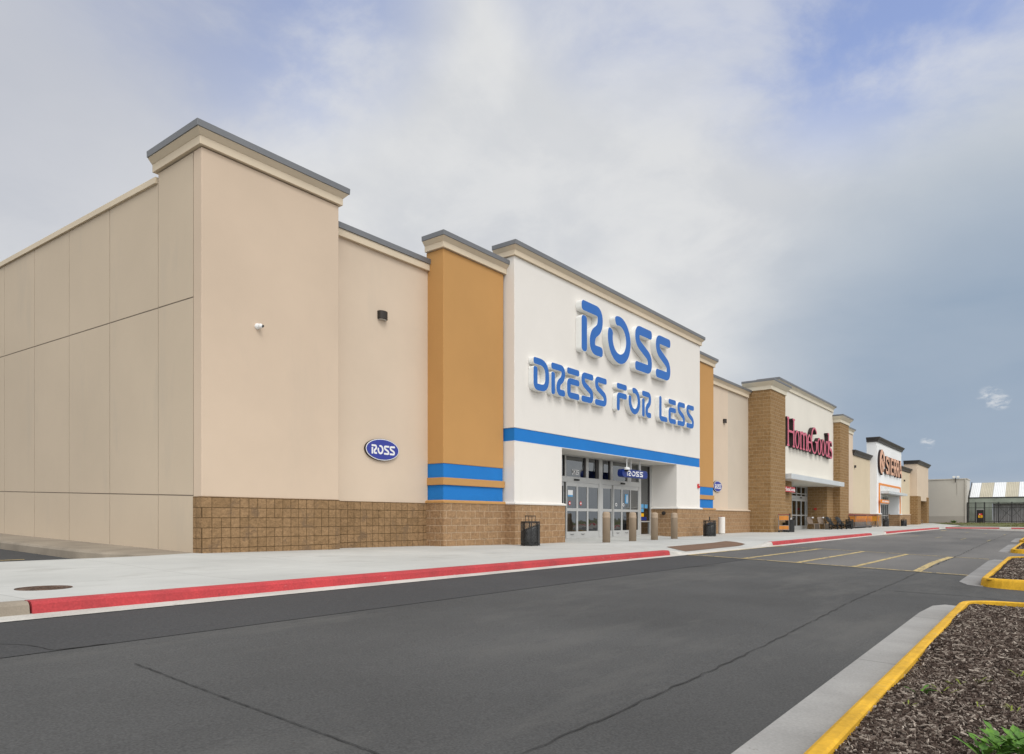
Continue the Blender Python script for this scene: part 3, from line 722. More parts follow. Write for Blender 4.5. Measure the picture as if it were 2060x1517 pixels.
def round_letter(ch, x0, x1, z0, z1, s):
    """strokes of the rounded split lettering, s = stroke width"""
    w_, h_ = x1 - x0, z1 - z0; k = s / 2
    X = lambda v: x0 + k + (w_ - s) * v
    Z = lambda v: z0 + k + (h_ - s) * v
    xe0, xe1 = x0, x1
    if ch == 'R': return [rpath([(xe0, Z(1)), (X(1), Z(1)), (X(1), Z(.60)), (X(.50), Z(.36)), (X(.50), Z(0)), (xe1, Z(0))], [s * 1.25, s * .7, s * .7, s * 1.25]), rpath([(X(0), z0 + h_ * .71), (X(0), z0)], [])]
    if ch == 'O': return [ell((x0 + x1) / 2, (z0 + z1) / 2, w_ / 2 - k, h_ / 2 - k, 117, -206, 44)]
    if ch == 'S': return [rpath([(xe1, Z(1)), (X(0), Z(1)), (X(0), Z(.66)), (X(1), Z(.34)), (X(1), Z(0)), (xe0, Z(0))], [s * 1.1, s * 1.0, s * 1.0, s * 1.1])]
    if ch == 'D': return [rpath([(xe0, Z(1)), (X(1), Z(1)), (X(1), Z(0)), (X(0), Z(0)), (X(0), z0 + h_ * .73)], [w_ * .85, w_ * .75, s * .6])]
    if ch == 'E': return [rpath([(xe0, Z(1)), (xe1, Z(1))], []), rpath([(xe1, Z(.58)), (X(0), Z(.58)), (X(0), Z(0)), (xe1, Z(0))], [s * .5, s * .6])]
    if ch == 'F': return [rpath([(xe0, Z(1)), (xe1, Z(1))], []), rpath([(xe1, Z(.58)), (X(0), Z(.58)), (X(0), z0)], [s * .5])]
    if ch == 'L': return [rpath([(X(0), z1), (X(0), Z(0)), (xe1, Z(0))], [s * .6])]
    d = {'3': [rpath([(x0, Z(1)), (X(1), Z(1)), (X(1), Z(.5)), (X(.3), Z(.5))], [s * 1.3, s]), rpath([(X(.4), Z(.5)), (X(1), Z(.5)), (X(1), Z(0)), (x0, Z(0))], [s, s * 1.3])],
         '4': [rpath([(X(.3), z1), (X(0), Z(.3)), (x1, Z(.3))], [s * .2]), rpath([(X(.75), z0 + h_ * .8), (X(.75), z0)], [])],
         '2': [rpath([(x0, Z(1)), (X(1), Z(1)), (X(1), Z(.55)), (X(0), Z(.1)), (X(0), Z(0)), (x1, Z(0))], [s * 1.3, s, .2 * s, .2 * s])],
         '5': [rpath([(x1, Z(1)), (X(0), Z(1)), (X(0), Z(.55)), (X(1), Z(.55)), (X(1), Z(0)), (x0, Z(0))], [s * .3, s * .2, s, s * 1.2])]}
    return d[ch]
def put_letter(sign, ch, x0, x1, z0, z1, s, yb, yf, mside, mface, rim=.014):
    mb = MB()
    st = round_letter(ch, x0, x1, z0, z1, s)
    for p in st: ribbon(mb, p, s / 2, yf, yb, cap=s * .36)
    o = mb.build('letter', mside, sign)
    mb = MB()
    for p in st: ribbon(mb, p, s / 2, yf - .006, yf - .001, cap=s * .36, inset=rim)
    mb.build('letter_face', mface, o)
def sign_word(sign, word, spans, z0, z1, s, yb, yf, ms, mf, rim=.014):
    for ch, (a, b) in zip(word, spans): put_letter(sign, ch, a, b, z0, z1, s, yb, yf, ms, mf, rim)

# ------------------------------------------------------- cornices
def cornice(name, parent, x0, x1, y0, yb, z0, prof, m, bevel=.004):
    """solid cap: prof = [(z offset, overhang)] ; yb = back edge"""
    mb = MB(); mb.loops([[(x0 - p, y0 - p, z0 + z), (x1 + p, y0 - p, z0 + z), (x1 + p, yb, z0 + z), (x0 - p, yb, z0 + z)] for z, p in prof])
    return mb.build(name, m, parent, bevel=bevel)
def fullcap(parent, x0, x1, y0, yb, ztop, mtrim, sc_=1.0):
    """flash .14, cove .10, band .16"""
    c = cornice('cornice', parent, x0, x1, y0, yb, ztop - .40 * sc_, [(0, .07), (.16, .07), (.165, .082), (.26, .165), (.27, .165)], mtrim)
    cornice('flashing', c, x0, x1, y0, yb + .003, ztop - .13 * sc_, [(0, .185), (.13, .19)], M['flash'])
    return c

# ======================================================= ROSS STORE
rs = thing('store_building', (18, 30, 0), 'beige store with tall white entrance wall, blue bands and ochre pilasters, nearest the camera', 'store building', 'stores in the plaza')
YR = 13.9
# corner tower
MB().prism([(7.25, 13.3), (10.6, 13.3), (10.6, 15.07), (7.32, 15.07), (7.32, 13.612), (7.25, 13.612)], 1.222, 8.11, 'z').build('corner_tower', M['beige'], rs, bevel=.012)
fullcap(rs, 7.25, 10.6, 13.3, 15.17, 8.53, M['trim'])
MB().box(7.238, 10.615, 13.275, 13.612, -.4, 1.222).build('block_base', M['block'], rs, bevel=.006)
# side panels
ys_ = [13.62, 15.07, 17.39, 19.70, 22.01, 24.34, 26.66, 28.98, 31.3, 33.6, 35.9, 38.2]
sl = lambda y, z: z + .031 * (y - 13.6)
MB().box(7.2635, 7.5, 13.62, 38.2, -.3, 7.88).build('joint_backing', M['panel_d'], rs)
for i, (a, b) in enumerate(zip(ys_, ys_[1:])):
    for z0, z1 in ((-.3, 1.246), (1.246, 5.21), (5.21, 7.87 if i else 8.08)):
        g_ = .012; f0 = (lambda y: -.3) if z0 < 0 else (lambda y: sl(y, z0) + g_); f1 = (lambda y: sl(y, z1) - g_) if not (i == 0 and z1 > 8) else (lambda y: 8.105)
        MB().prism([(a + g_, f0(a)), (b - g_, f0(b)), (b - g_, f1(b)), (a + g_, f1(a))], 7.253 if not i else 7.255, 7.2625, 'x').build('wall_panel', M['panel'], rs, bevel=.003)
MB().prism([(15.085, 7.855 + .04), (38.2, 8.60), (38.2, 8.74), (15.085, 8.03)], 7.20, 7.62, 'x').build('coping', M['trim'], rs, bevel=.006)
# recessed wall 1
MB().box(10.6, 14.17, YR, YR + .3, 1.222, 7.74).build('recessed_wall', M['beige2'], rs)
c = cornice('cornice', rs, 10.7, 14.07, YR, YR + .3, 7.70, [(0, .09), (.18, .09)], M['trim'])
cornice('flashing', c, 10.7, 14.07, YR, YR + .303, 7.88, [(0, .12), (.14, .125)], M['flash'])
MB().box(10.615, 14.17, YR - .03, YR + .3, -.4, 1.222).build('block_base', M['block'], rs)
# pilasters
def pilaster(x0, x1):
    p = MB().box(x0, x1, 13.3, 13.95, 2.315, 8.22).build('pilaster', M['orange'], rs, bevel=.012)
    fullcap(p, x0, x1, 13.3, 13.95, 8.63, M['trim'])
    for z0, z1 in ((1.925, 2.315), (1.305, 1.722)): MB().box(x0 + .018, x1 - .018, 13.318, 13.95, z0, z1).build('blue_band', M['blue'], p)
    MB().box(x0 - .03, x1 + .03, 13.27, 13.95, 1.722, 1.925).build('ochre_band', M['orange'], p, bevel=.006)
    MB().loops([[(a, b, z) for a, b in ((x0 - q, 13.3 - q), (x1 + q, 13.3 - q), (x1 + q, 13.95), (x0 - q, 13.95))] for z, q in ((1.222, .10), (1.272, .10), (1.305, .03))]).build('sill', M['orange'], p)
    MB().box(x0 - .075, x1 + .075, 13.225, 13.95, -.4, 1.222).build('block_base', M['block2'], p, bevel=.006)
pilaster(14.17, 16.83)
pilaster(31.0, 33.50)
# white entrance wall
x0, x1, yf = 16.90, 30.94, 12.93
MB().box(x0, x1, yf, 13.65, 3.545, 8.74).build('entrance_wall', M['white'], rs, bevel=.015)
fullcap(rs, x0, x1, yf, 13.66, 9.14, M['trim'])
MB().box(x0 + .02, x1 - .02, yf + .02, 13.6, 3.15, 3.545).build('blue_band', M['blue'], rs)
MB().box(x0 + .001, x1 - .001, yf + .001, 14.02, 3.13, 3.15).build('soffit_lip', M['white'], rs)
for a, b in ((x0, 19.49), (28.43, x1)):
    MB().box(a, b, yf, 14.35, 1.29, 3.13).build('entrance_pier', M['white'], rs, bevel=.01)
    e0, e1 = (.09, .11) if a == x0 else (.11, .09)
    MB().loops([[(p, q, z) for p, q in ((a - e0 * k, yf - .10 * k), (b + e1 * k, yf - .10 * k), (b + e1 * k, 14.3), (a - e0 * k, 14.3))] for z, k in ((1.222, 1), (1.27, 1), (1.30, .25))]).build('sill', M['white'], rs)
    MB().box(a - .07, b + .08, yf - .075, 14.3, -.4, 1.222).build('block_base', M['block2'], rs, bevel=.006)
MB().box(19.49, 28.43, 13.0, 14.2, 3.14, 3.3).build('entrance_soffit', M['white'], rs)
for x in (20.4, 22.2, 24.0, 25.8, 27.6):
    MB().lathe(x, 13.45, [(.09, 3.128), (.09, 3.141)], 16).build('downlight', M['lens'], rs)
# recessed wall 2
MB().box(33.5, 37.03, YR, YR + .3, 1.222, 7.74).build('recessed_wall', M['beige2'], rs)
MB().box(37.03, 40.2, YR + .006, YR + .3, 1.222, 7.74).build('recessed_wall', M['beige3'], rs)
c = cornice('cornice', rs, 33.6, 39.95, YR, YR + .3, 7.68, [(0, .10), (.17, .10), (.30, .2)], M['trim'])
cornice('flashing', c, 33.6, 39.95, YR, YR + .303, 7.98, [(0, .22), (.13, .225)], M['flash'])
MB().loops([[(a, b, z) for a, b in ((33.4, YR - q), (40.2, YR - q), (40.2, 14.1), (33.4, 14.1))] for z, q in ((1.222, .13), (1.27, .13), (1.305, .02))]).build('sill', M['beige2'], rs)
MB().box(33.58, 40.2, YR - .09, YR + .3, -.4, 1.222).build('block_base', M['block2'], rs)
# body behind
MB().box(7.5, 40.2, 14.5, 60, 6.9, 7.1).build('roof', M['grey'], rs)
MB().box(7.5, 40.2, 59.7, 60, -.3, 6.9).build('rear_wall', M['grey'], rs)
# interior
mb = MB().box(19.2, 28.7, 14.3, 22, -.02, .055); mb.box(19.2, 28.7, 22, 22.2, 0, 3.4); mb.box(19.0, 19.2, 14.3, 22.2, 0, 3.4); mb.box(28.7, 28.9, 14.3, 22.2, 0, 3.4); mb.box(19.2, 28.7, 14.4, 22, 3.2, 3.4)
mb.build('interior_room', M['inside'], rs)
for x, m_ in ((20.5, 'insided'), (22.6, 'navy'), (24.9, 'insided'), (27.0, 'rust')): MB().box(x, x + 1.2, 17.5, 18.2, .06, 1.3).build('display_rack', M[m_], rs)

# storefront
YS = 14.1
def store_glass(parent, x0, x1, z0, z1, y): return MB().box(x0, x1, y, y + .012, z0, z1).build('glass', M['glass'], parent)
sf = MB(); fy0, fy1 = YS, YS + .12
for a, b in ((20.95, 21.02), (23.885, 24.14), (27.22, 27.40), (28.26, 28.43), (19.49, 19.6)): sf.box(a, b, fy0, fy1, .03, 3.14)
for a, b in ((21.46, 21.54), (22.93, 23.095), (24.79, 24.96), (26.2, 26.51)): sf.box(a, b, fy0 + .003, fy1, 2.34, 3.10)
for a, b, in ((19.6, 23.885), (24.14, 27.22)):
    sf.box(a, b, fy0 + .005, fy1 + .05, 2.135, 2.34); sf.box(a, b, fy0 + .003, fy1, 3.10, 3.14)
sf.box(27.40, 28.26, fy0 + .003, fy1, .64, .69); sf.box(27.40, 28.26, fy0 + .003, fy1, .03, .12); sf.box(27.40, 28.26, fy0 + .003, fy1, 3.08, 3.14)
frame = sf.build('storefront_frame', M['alum'], rs, bevel=.004)
for a, b in ((21.44, 21.47), (22.85, 22.93), (24.72, 24.79), (26.38, 26.49), (23.70, 23.885), (28.2, 28.262)): MB().box(a, b, fy0 + .03, fy1 + .02, 2.36 if b < 28 else .7, 3.09).build('window_gasket', M['dark'], frame)
store_glass(frame, 19.6, 23.885, 2.34, 3.1, YS + .06); store_glass(frame, 24.14, 27.22, 2.34, 3.1, YS + .06); store_glass(frame, 27.4, 28.26, .12, 3.08, YS + .06)
for cx in (22.22, 25.75): MB().box(cx - .16, cx + .16, YS - .05, YS + .01, 2.20, 2.265).build('door_sensor', M['black'], frame, bevel=.01)
def leafdoor(x0, x1, y, name, kick=.255):
    mb = MB(); s = .052
    mb.box(x0, x0 + s, y, y + .045, .06, 2.13); mb.box(x1 - s, x1, y, y + .045, .06, 2.13)
    mb.box(x0 + s, x1 - s, y + .001, y + .044, 1.985, 2.13); mb.box(x0 + s, x1 - s, y + .001, y + .044, 1.07, 1.175); mb.box(x0 + s, x1 - s, y + .001, y + .044, .06, .06 + kick)
    d = mb.build(name, M['alum'], rs, bevel=.003)
    store_glass(d, x0 + s, x1 - s, 1.175, 1.985, y + .02); store_glass(d, x0 + s, x1 - s, .06 + kick, 1.07, y + .02)
    return d
leafdoor(20.35, 21.50, YS + .06, 'sidelight')
d1 = leafdoor(21.50, 22.24, YS - .03, 'sliding_door'); d2 = leafdoor(22.245, 22.98, YS - .03, 'sliding_door')
leafdoor(23.06, 23.88, YS + .02, 'sidelight')
leafdoor(24.15, 24.95, YS + .02, 'sidelight')
d3 = leafdoor(24.95, 25.645, YS - .03, 'sliding_door'); d4 = leafdoor(25.65, 26.42, YS - .03, 'sliding_door')
leafdoor(26.46, 27.22, YS + .02, 'sidelight')
def decal(parent, x0, x1, z0, z1, m, y, name='decal'): return MB().box(x0, x1, y, y + .004, z0, z1).build(name, m, parent)
def disc(parent, x, z, r, m, y, name='decal', rx=None, seg=24, dep=.004):
    rx = rx or r
    return MB().prism([(x + rx * cos(2 * pi * k / seg), z + r * sin(2 * pi * k / seg)) for k in range(seg)], y, y + dep).build(name, m, parent)
yd = YS - .018
for d, x in ((d1, 21.74), (d2, 22.50)):
    disc(d, x, 1.36, .075, M['stickred'], yd, rx=.065); decal(d, x - .035, x + .035, 1.33, 1.39, M['paper'], yd - .003)
for d, x in ((d3, 25.20), (d4, 25.80)):
    q = disc(d, x, 1.36, .07, M['paper'], yd, rx=.075); disc(d, x, 1.36, .035, M['insided'], yd - .003, rx=.035)
decal(d1, 21.62, 21.95, 1.60, 1.66, M['skyvinyl'], yd, 'poster'); decal(d1, 21.62, 21.95, 1.661, 1.84, M['paper'], yd, 'poster')
decal(d4, 25.92, 26.2, 1.42, 1.80, M['skyvinyl'], yd, 'poster'); decal(d4, 26.06, 26.14, 1.46, 1.76, M['paper'], yd - .003, 'poster')
for x, m_, z0, z1 in ((27.45, 'skyvinyl', 1.26, 1.42), (27.82, 'skyvinyl', 1.25, 1.41), (27.45, 'skyvinyl', 1.08, 1.23), (27.47, 'yvinyl', .88, 1.02), (27.45, 'navy', .72, .87), (27.72, 'navy', .72, .86)):
    decal(frame, x, x + .28, z0, z1, M[m_], YS + .05, 'notice')
for d, x in ((d1, 21.87), (d2, 22.62), (d3, 25.3), (d4, 26.03)):
    mb = MB(); ribbon(mb, ell(x, .235, .11, .035, 200, 340, 10), .008, yd - .028, yd - .02); mb.build('door_marking', M['black'], d)
num = thing('house_number', (22.2, YS, 2.52), 'white digits 3425 on the transom glass above the left doors', 'number')
for ch, x in zip('3425', (21.99, 22.11, 22.23, 22.35)):
    mb = MB()
    for p in round_letter(ch, x, x + .10, 2.43, 2.61, .032): ribbon(mb, p, .018, YS + .045, YS + .053, cap=.008)
    mb.build('digit', M['paper'], num)

# big letters
sg = thing('wall_sign', (23.8, 12.9, 6.47), 'large blue channel letters reading ROSS on the white entrance wall, upper line', 'sign')
sign_word(sg, 'ROSS', [(20.33, 21.755), (22.10, 23.825), (24.18, 25.60), (25.94, 27.30)], 6.485, 8.24, .365, 12.925, 12.70, M['lwhite'], M['lblue'], .012)
sg = thing('wall_sign', (23.8, 12.9, 4.77), 'blue channel letters reading DRESS FOR LESS on the white entrance wall, lower line', 'sign')
sign_word(sg, 'DRESSFORLESS', [(17.61, 18.465), (18.58, 19.39), (19.50, 20.265), (20.39, 21.175), (21.28, 22.10), (22.83, 23.60), (23.73, 24.68), (24.83, 25.61), (26.33, 27.08), (27.20, 27.93), (28.08, 28.853), (29.0, 29.805)],
          4.775, 5.80, .222, 12.925, 12.74, M['lwhite'], M['lblue'], .009)
# oval signs
def oval_sign(cx, cz, y, label):
    o = thing('oval_sign', (cx, y, cz), label, 'sign', 'oval wall plaques')
    b = disc(o, cx, cz, .285, M['ldark'], y - .06, 'sign_body', rx=.575, seg=56, dep=.058)
    disc(b, cx, cz, .278, M['paper'], y - .065, 'sign_rim', rx=.568, seg=56, dep=.004)
    f = disc(o, cx, cz, .258, M['ovalblue'], y - .07, 'sign_face', rx=.545, seg=56, dep=.006)
    for ch, a, b2 in zip('ROSS', (-.385, -.185, .035, .235), (-.205, .015, .215, .415)):
        mb = MB()
        for p in round_letter(ch, cx + a, cx + b2, cz - .125, cz + .115, .05): ribbon(mb, p, .024, y - .076, y - .069, cap=.012)
        mb.build('letter', M['paper'], f)
oval_sign(12.45, 2.578, YR, 'oval blue ROSS plaque with white rim on the beige wall left of the ochre pilaster')
oval_sign(35.42, 2.465, YR, 'oval blue ROSS plaque partly hidden by the far ochre pilaster')
# hanging blade sign
hs = thing('hanging_sign', (25.0, 13.35, 3.13), 'navy pill shaped ROSS sign hung under the entrance soffit', 'sign')
def pill(x0, x1, zc_, r, seg=12):
    return [(x1 - r + r * cos(R(90 - 180 * k / seg)), zc_ + r * sin(R(90 - 180 * k / seg))) for k in range(seg + 1)] + [(x0 + r + r * cos(R(270 - 180 * k / seg)), zc_ + r * sin(R(270 - 180 * k / seg))) for k in range(seg + 1)]
b = MB().prism(pill(24.10, 26.22, 2.568, .155), 13.2, 13.42).build('sign_body', M['navy'], hs, smooth=False, bevel=.006)
for ch, a, e in zip('ROSS', (24.47, 24.83, 25.20, 25.52), (24.76, 25.16, 25.46, 25.80)):
    mb = MB()
    for p in round_letter(ch, a, e, 2.46, 2.67, .05): ribbon(mb, p, .022, 13.192, 13.199, cap=.01)
    mb.build('letter', M['paper'], b)
for x in (25.0, 25.75): MB().tube([(x, 13.31, 2.72), (x, 13.31, 3.14)], .022, 10).build('hanger_rod', M['white2'], hs)
cm = thing('security_camera', (24.35, 13.0, 3.14), 'white security camera on a drop pole under the entrance soffit', 'camera')
MB().tube([(24.35, 13.15, 3.14), (24.35, 13.15, 2.78)], .025, 10).build('pole', M['white2'], cm)
MB().lathe(24.35, 13.15, [(.10, 3.10), (.10, 3.14)], 16).build('mount_plate', M['white2'], cm)
MB().lathe(24.35, 13.15, [(.05, 2.79), (.11, 2.77), (.125, 2.74), (.125, 2.69), (.10, 2.68)], 18).build('housing', M['white2'], cm)
MB().lathe(24.35, 13.15, [(.085, 2.68), (.07, 2.64), (.03, 2.62)], 16).build('dome', M['black'], cm, smooth=True)
dc = thing('security_camera', (8.47, 13.3, 4.83), 'small white dome camera on the beige corner tower', 'camera')
def ball(mb, c, r, axis=(0, -1, 0), seg=14, rings=8):
    lo = []
    for i in range(1, rings):
        a = pi * i / rings; lo.append([(c[0] + r * sin(a) * cos(2 * pi * k / seg), c[1] + r * sin(a) * sin(2 * pi * k / seg), c[2] + r * cos(a)) for k in range(seg)])
    mb.loops(lo); return mb
MB().loops([[(8.47 + r * cos(2 * pi * k / 18), y, 4.83 + r * sin(2 * pi * k / 18)) for k in range(18)] for r, y in ((.062, 13.3), (.062, 13.27), (.045, 13.24))]).build('mount', M['white2'], dc)
ball(MB(), (8.49, 13.215, 4.83), .052).build('housing', M['white2'], dc, smooth=True)
MB().loops([[(8.515 + r * cos(2 * pi * k / 12) * .8, y - r * cos(2 * pi * k / 12) * .4, 4.825 + r * sin(2 * pi * k / 12)) for k in range(12)] for r, y in ((.028, 13.175), (.028, 13.158))]).build('lens', M['black'], dc)
# wall lights
def wall_light(x, y, z, label):
    o = thing('wall_light', (x, y, z), label, 'wall light', 'wall lights')
    n = 12; out = [(x - .15, y)] + [(x - .15 * cos(pi * k / n), y - .14 * sin(pi * k / n) ** .7) for k in range(1, n)] + [(x + .15, y)]
    MB().prism(out, z - .10, z + .11, 'z').build('housing', M['bronze'], o, bevel=.006)
    MB().prism([(x + (a - x) * .8, y + (b - y) * .8 - .004) for a, b in out], z - .106, z - .1005, 'z').build('lens', M['lens'], o)
    return o
wall_light(12.47, YR, 6.07, 'bronze wall light on the beige wall above the near oval sign')
wall_light(36.45, YR, 5.96, 'bronze wall light on the beige wall between the far ochre pilaster and the brown pillar')
# alarm + hose bib
al = thing('alarm_strobe', (30.72, 12.93, 2.27), 'red fire alarm box on the white wall beside the far ochre pilaster', 'fire alarm')
MB().box(30.63, 30.81, 12.87, 12.929, 2.19, 2.38).build('box', M['stickred'], al, bevel=.008); MB().box(30.67, 30.77, 12.862, 12.869, 2.30, 2.35).build('strobe', M['lens'], al)
hb = thing('wall_valve', (28.35, 13.45, 1.03), 'dark round valve on the brown block jamb right of the doors', 'valve')
mb = MB(); mb.loops([[(x, 13.50 + r * cos(2 * pi * k / 14), 1.03 + r * sin(2 * pi * k / 14)) for k in range(14)] for r, x in ((.085, 28.36), (.085, 28.32), (.045, 28.31), (.045, 28.25))]); mb.build('valve_body', M['bronze'], hb)

# ------------------------------------------------------- bollards
def bollard(x, y, label):
    o = thing('bollard', (x, y, 0), label, 'bollard', 'bollards in front of the doors')
    z = zs(x, y)
    MB().lathe(x, y, [(.128, z - .02), (.128, z + .80), (.136, z + .81), (.136, z + .83), (.128, z + .84), (.128, z + .93), (.115, z + .985), (.08, z + 1.005), (.03, z + 1.012)], 28).build('sleeve', M['bollard'], o, smooth=True)
for x, lb in ((20.24, 'brown domed bollard, leftmost of the four, in front of the left sidelight'), (22.06, 'brown domed bollard, second from the left'), (23.75, 'brown domed bollard, third from the left'), (25.45, 'brown domed bollard, rightmost, before the white pier')):
    bollard(x, 11.68, lb)

# ------------------------------------------------------- bins
def bin_mesh(label, x, y, rz=0, handle=True):
    z0 = zs(x, y)
    o = thing('trash_can', (x, y, z0), label, 'trash can', 'black steel trash cans', rz)
    r = .262; H = .70; mb = MB(); n = 34
    for sgn in (1, -1):
        for k in range(n):
            a0 = 2 * pi * k / n; pts = [((r) * cos(a0 + sgn * t * 1.1), r * sin(a0 + sgn * t * 1.1), .05 + .60 * t) for t in [i / 9 for i in range(10)]]
            lo = []
            for p in pts:
                lo.append([(p[0] * f, p[1] * f, p[2] + q) for f, q in ((1, -.006), (1.012, -.006), (1.012, .006), (1, .006))])
            mb.loops(lo)
    mb.build('mesh_wall', M['meshgrey'], o, local=True)
    mb = MB()
    for z, h in ((.02, .05), (.66, .045)): mb.loops([[(q * cos(2 * pi * k / 32), q * sin(2 * pi * k / 32), z + dz) for k in range(32)] for q, dz in ((r + .008, 0), (r + .014, .005), (r + .014, h - .005), (r - .02, h))])
    for k in range(8):
        a = 2 * pi * k / 8 + .2; c, s_ = cos(a), sin(a); w_ = .016
        mb.prism([((r + .004) * c - w_ * s_, (r + .004) * s_ + w_ * c), ((r + .004) * c + w_ * s_, (r + .004) * s_ - w_ * c), ((r + .016) * c + w_ * s_, (r + .016) * s_ - w_ * c), ((r + .016) * c - w_ * s_, (r + .016) * s_ + w_ * c)], .0, .69, 'z')
    mb.build('rim_frame', M['black'], o, local=True)
    lo = []
    for zz, rr in ((.03, .95), (.2, .985), (.47, .985), (.53, .96)):
        lo.append([(r * rr * cos(2 * pi * k / 32), r * rr * sin(2 * pi * k / 32), zz + (.09 * cos(2 * pi * k / 32 + .5) if zz > .44 else 0)) for k in range(32)])
    MB().loops(lo).build('liner_bag', M['blacks'], o, smooth=True, local=True)
    if handle:
        mb = MB(); hw = .18
        for t in (-1, -.33, .33, 1): mb.tube([(t * hw, 0, .69), (t * hw, 0, .85)], .008, 6)
        mb.box(-hw - .01, hw + .01, -.02, .02, .845, .868); mb.build('lid_bracket', M['black'], o, local=True)
        MB().box(-.25, .25, -.012, .012, .685, .70).build('cross_bar', M['black'], o, local=True)
    return o
b1 = bin_mesh('black mesh trash can against the block base left of the doors', 16.55 * .985, 12.05 * .99, -.25)
b1.location.x = 16.33; b1.location.y = 11.92; b1.location.z = zs(16.33, 11.92)
b2 = dup(b1, (29.9, 12.05, zs(29.9, 12.05)), .3, 'black mesh trash can right of the white pier, before the white ash urn')
dup(b1, (57.3, 12.2, zs(57.3, 12.2)), .1, 'black mesh trash can between the black armchair and the cart row')
dup(b1, (71.3, 12.15, zs(71.3, 12.15)), .5, 'black trash can by the left post of the orange framed entrance')
dup(b1, (82.6, 12.4, zs(82.6, 12.4)), .8, 'black trash can right of the orange framed entrance')
ur = thing('ash_urn', (34.3, 13.2, zs(34.3, 13.2)), 'pale cylindrical ash urn beside the far black trash can', 'ash urn')
z0 = zs(34.3, 13.2)
MB().lathe(34.3, 13.2, [(.155, z0), (.155, z0 + .06)], 24).build('foot', M['grey'], ur)
MB().lathe(34.3, 13.2, [(.168, z0 + .055), (.168, z0 + .84), (.155, z0 + .86), (.12, z0 + .86), (.11, z0 + .83)], 28).build('body', M['white'], ur, smooth=False)
MB().lathe(34.2, 13.18, [(.035, z0 + .86), (.035, z0 + .90)], 12).build('snuffer', M['cartred'], ur)

# ======================================================= HOME GOODS STORE
hg = thing('store_building', (50, 30, 0), 'cream walled store with brown block pillars and silver canopy, middle of the row', 'store building', 'stores in the plaza')
def brick_pillar(x0, x1, y0, yb, ztop, parent=hg):
    p = MB().box(x0, x1, y0, yb, -.4, ztop - .5).build('pillar', M['block3'], parent, bevel=.008)
    c = cornice('cornice', p, x0, x1, y0, yb, ztop - .55, [(0, .06), (.22, .06), (.24, .10), (.41, .26), (.44, .26)], M['trim2'])
    cornice('flashing', c, x0, x1, y0, yb + .003, ztop - .11, [(0, .285), (.11, .29)], M['flash'])
brick_pillar(40.2, 42.9, 12.63, 14.2, 8.62)
brick_pillar(56.3, 59.1, 12.63, 14.2, 8.52)
MB().box(42.9, 56.3, 13.1, 14.2, 3.13, 8.75).build('entrance_wall', M['cream'], hg)
c = cornice('cornice', hg, 42.75, 56.0, 13.1, 14.2, 8.70, [(0, .08), (.20, .08), (.34, .22)], M['trim2'])
cornice('flashing', c, 42.75, 56.0, 13.1, 14.203, 9.04, [(0, .245), (.12, .25)], M['flash'])
MB().box(42.9, 45.8, 13.1, 14.9, -.4, 3.13).build('block_wall', M['block3'], hg)
MB().box(54.5, 56.3, 13.1, 14.9, -.4, 3.13).build('block_wall', M['block3'], hg)
MB().box(45.8, 54.5, 13.11, 14.5, 3.125, 3.2).build('entrance_soffit', M['cream'], hg)
cn = MB().box(43.0, 56.15, 12.3, 13.1, 3.16, 3.47).build('canopy', M['alumw'], hg, bevel=.008)
MB().box(43.1, 56.05, 12.33, 13.1, 3.14, 3.159).build('canopy_soffit', M['cream'], cn)
# doors
sf = MB(); y = 14.45
for a in (45.8, 47.7, 49.4, 50.6, 51.75, 52.9, 54.0, 54.38): sf.box(a, a + .07, y, y + .1, .03, 3.13)
for z0, z1 in ((2.22, 2.42), (2.55, 2.62), (3.05, 3.13), (.03, .3), (1.0, 1.08), (2.05, 2.21)): sf.box(45.87, 54.4, y + .01, y + .09, z0, z1)
hf = sf.build('storefront_frame', M['alum'], hg); store_glass(hf, 45.87, 54.4, .3, 3.05, y + .05)
MB().box(52.5, 52.9, y - .05, y, 2.26, 2.33).build('door_sensor', M['black'], hf)
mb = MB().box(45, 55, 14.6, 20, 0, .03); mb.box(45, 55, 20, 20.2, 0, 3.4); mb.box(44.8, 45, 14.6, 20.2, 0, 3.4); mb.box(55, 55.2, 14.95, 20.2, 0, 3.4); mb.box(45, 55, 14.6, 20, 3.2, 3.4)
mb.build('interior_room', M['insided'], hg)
MB().box(59.1, 64.45, 13.45, 14.2, -.3, 7.9).build('side_wall', M['beige2'], hg)
c = cornice('cornice', hg, 59.1, 64.3, 13.45, 14.2, 7.85, [(0, .07), (.2, .07), (.33, .2)], M['trim2'])
cornice('flashing', c, 59.1, 64.3, 13.45, 14.203, 8.18, [(0, .22), (.11, .225)], M['flash'])
MB().box(40.3, 64.4, 14.95, 60, 6.9, 7.1).build('roof', M['grey'], hg)
# hanging red sign
hr = thing('hanging_sign', (44.5, 12.75, 3.13), 'small red sign reading HomeGoods hung under the silver canopy by the brown pillar', 'sign')
hb_ = MB().box(42.97, 45.2, 12.72, 12.82, 2.41, 2.73).build('sign_body', M['hgred'], hr, bevel=.01)
for x in (43.3, 44.9): MB().tube([(x, 12.77, 2.73), (x, 12.77, 3.17)], .015, 6).build('hanger_rod', M['alum'], hr)

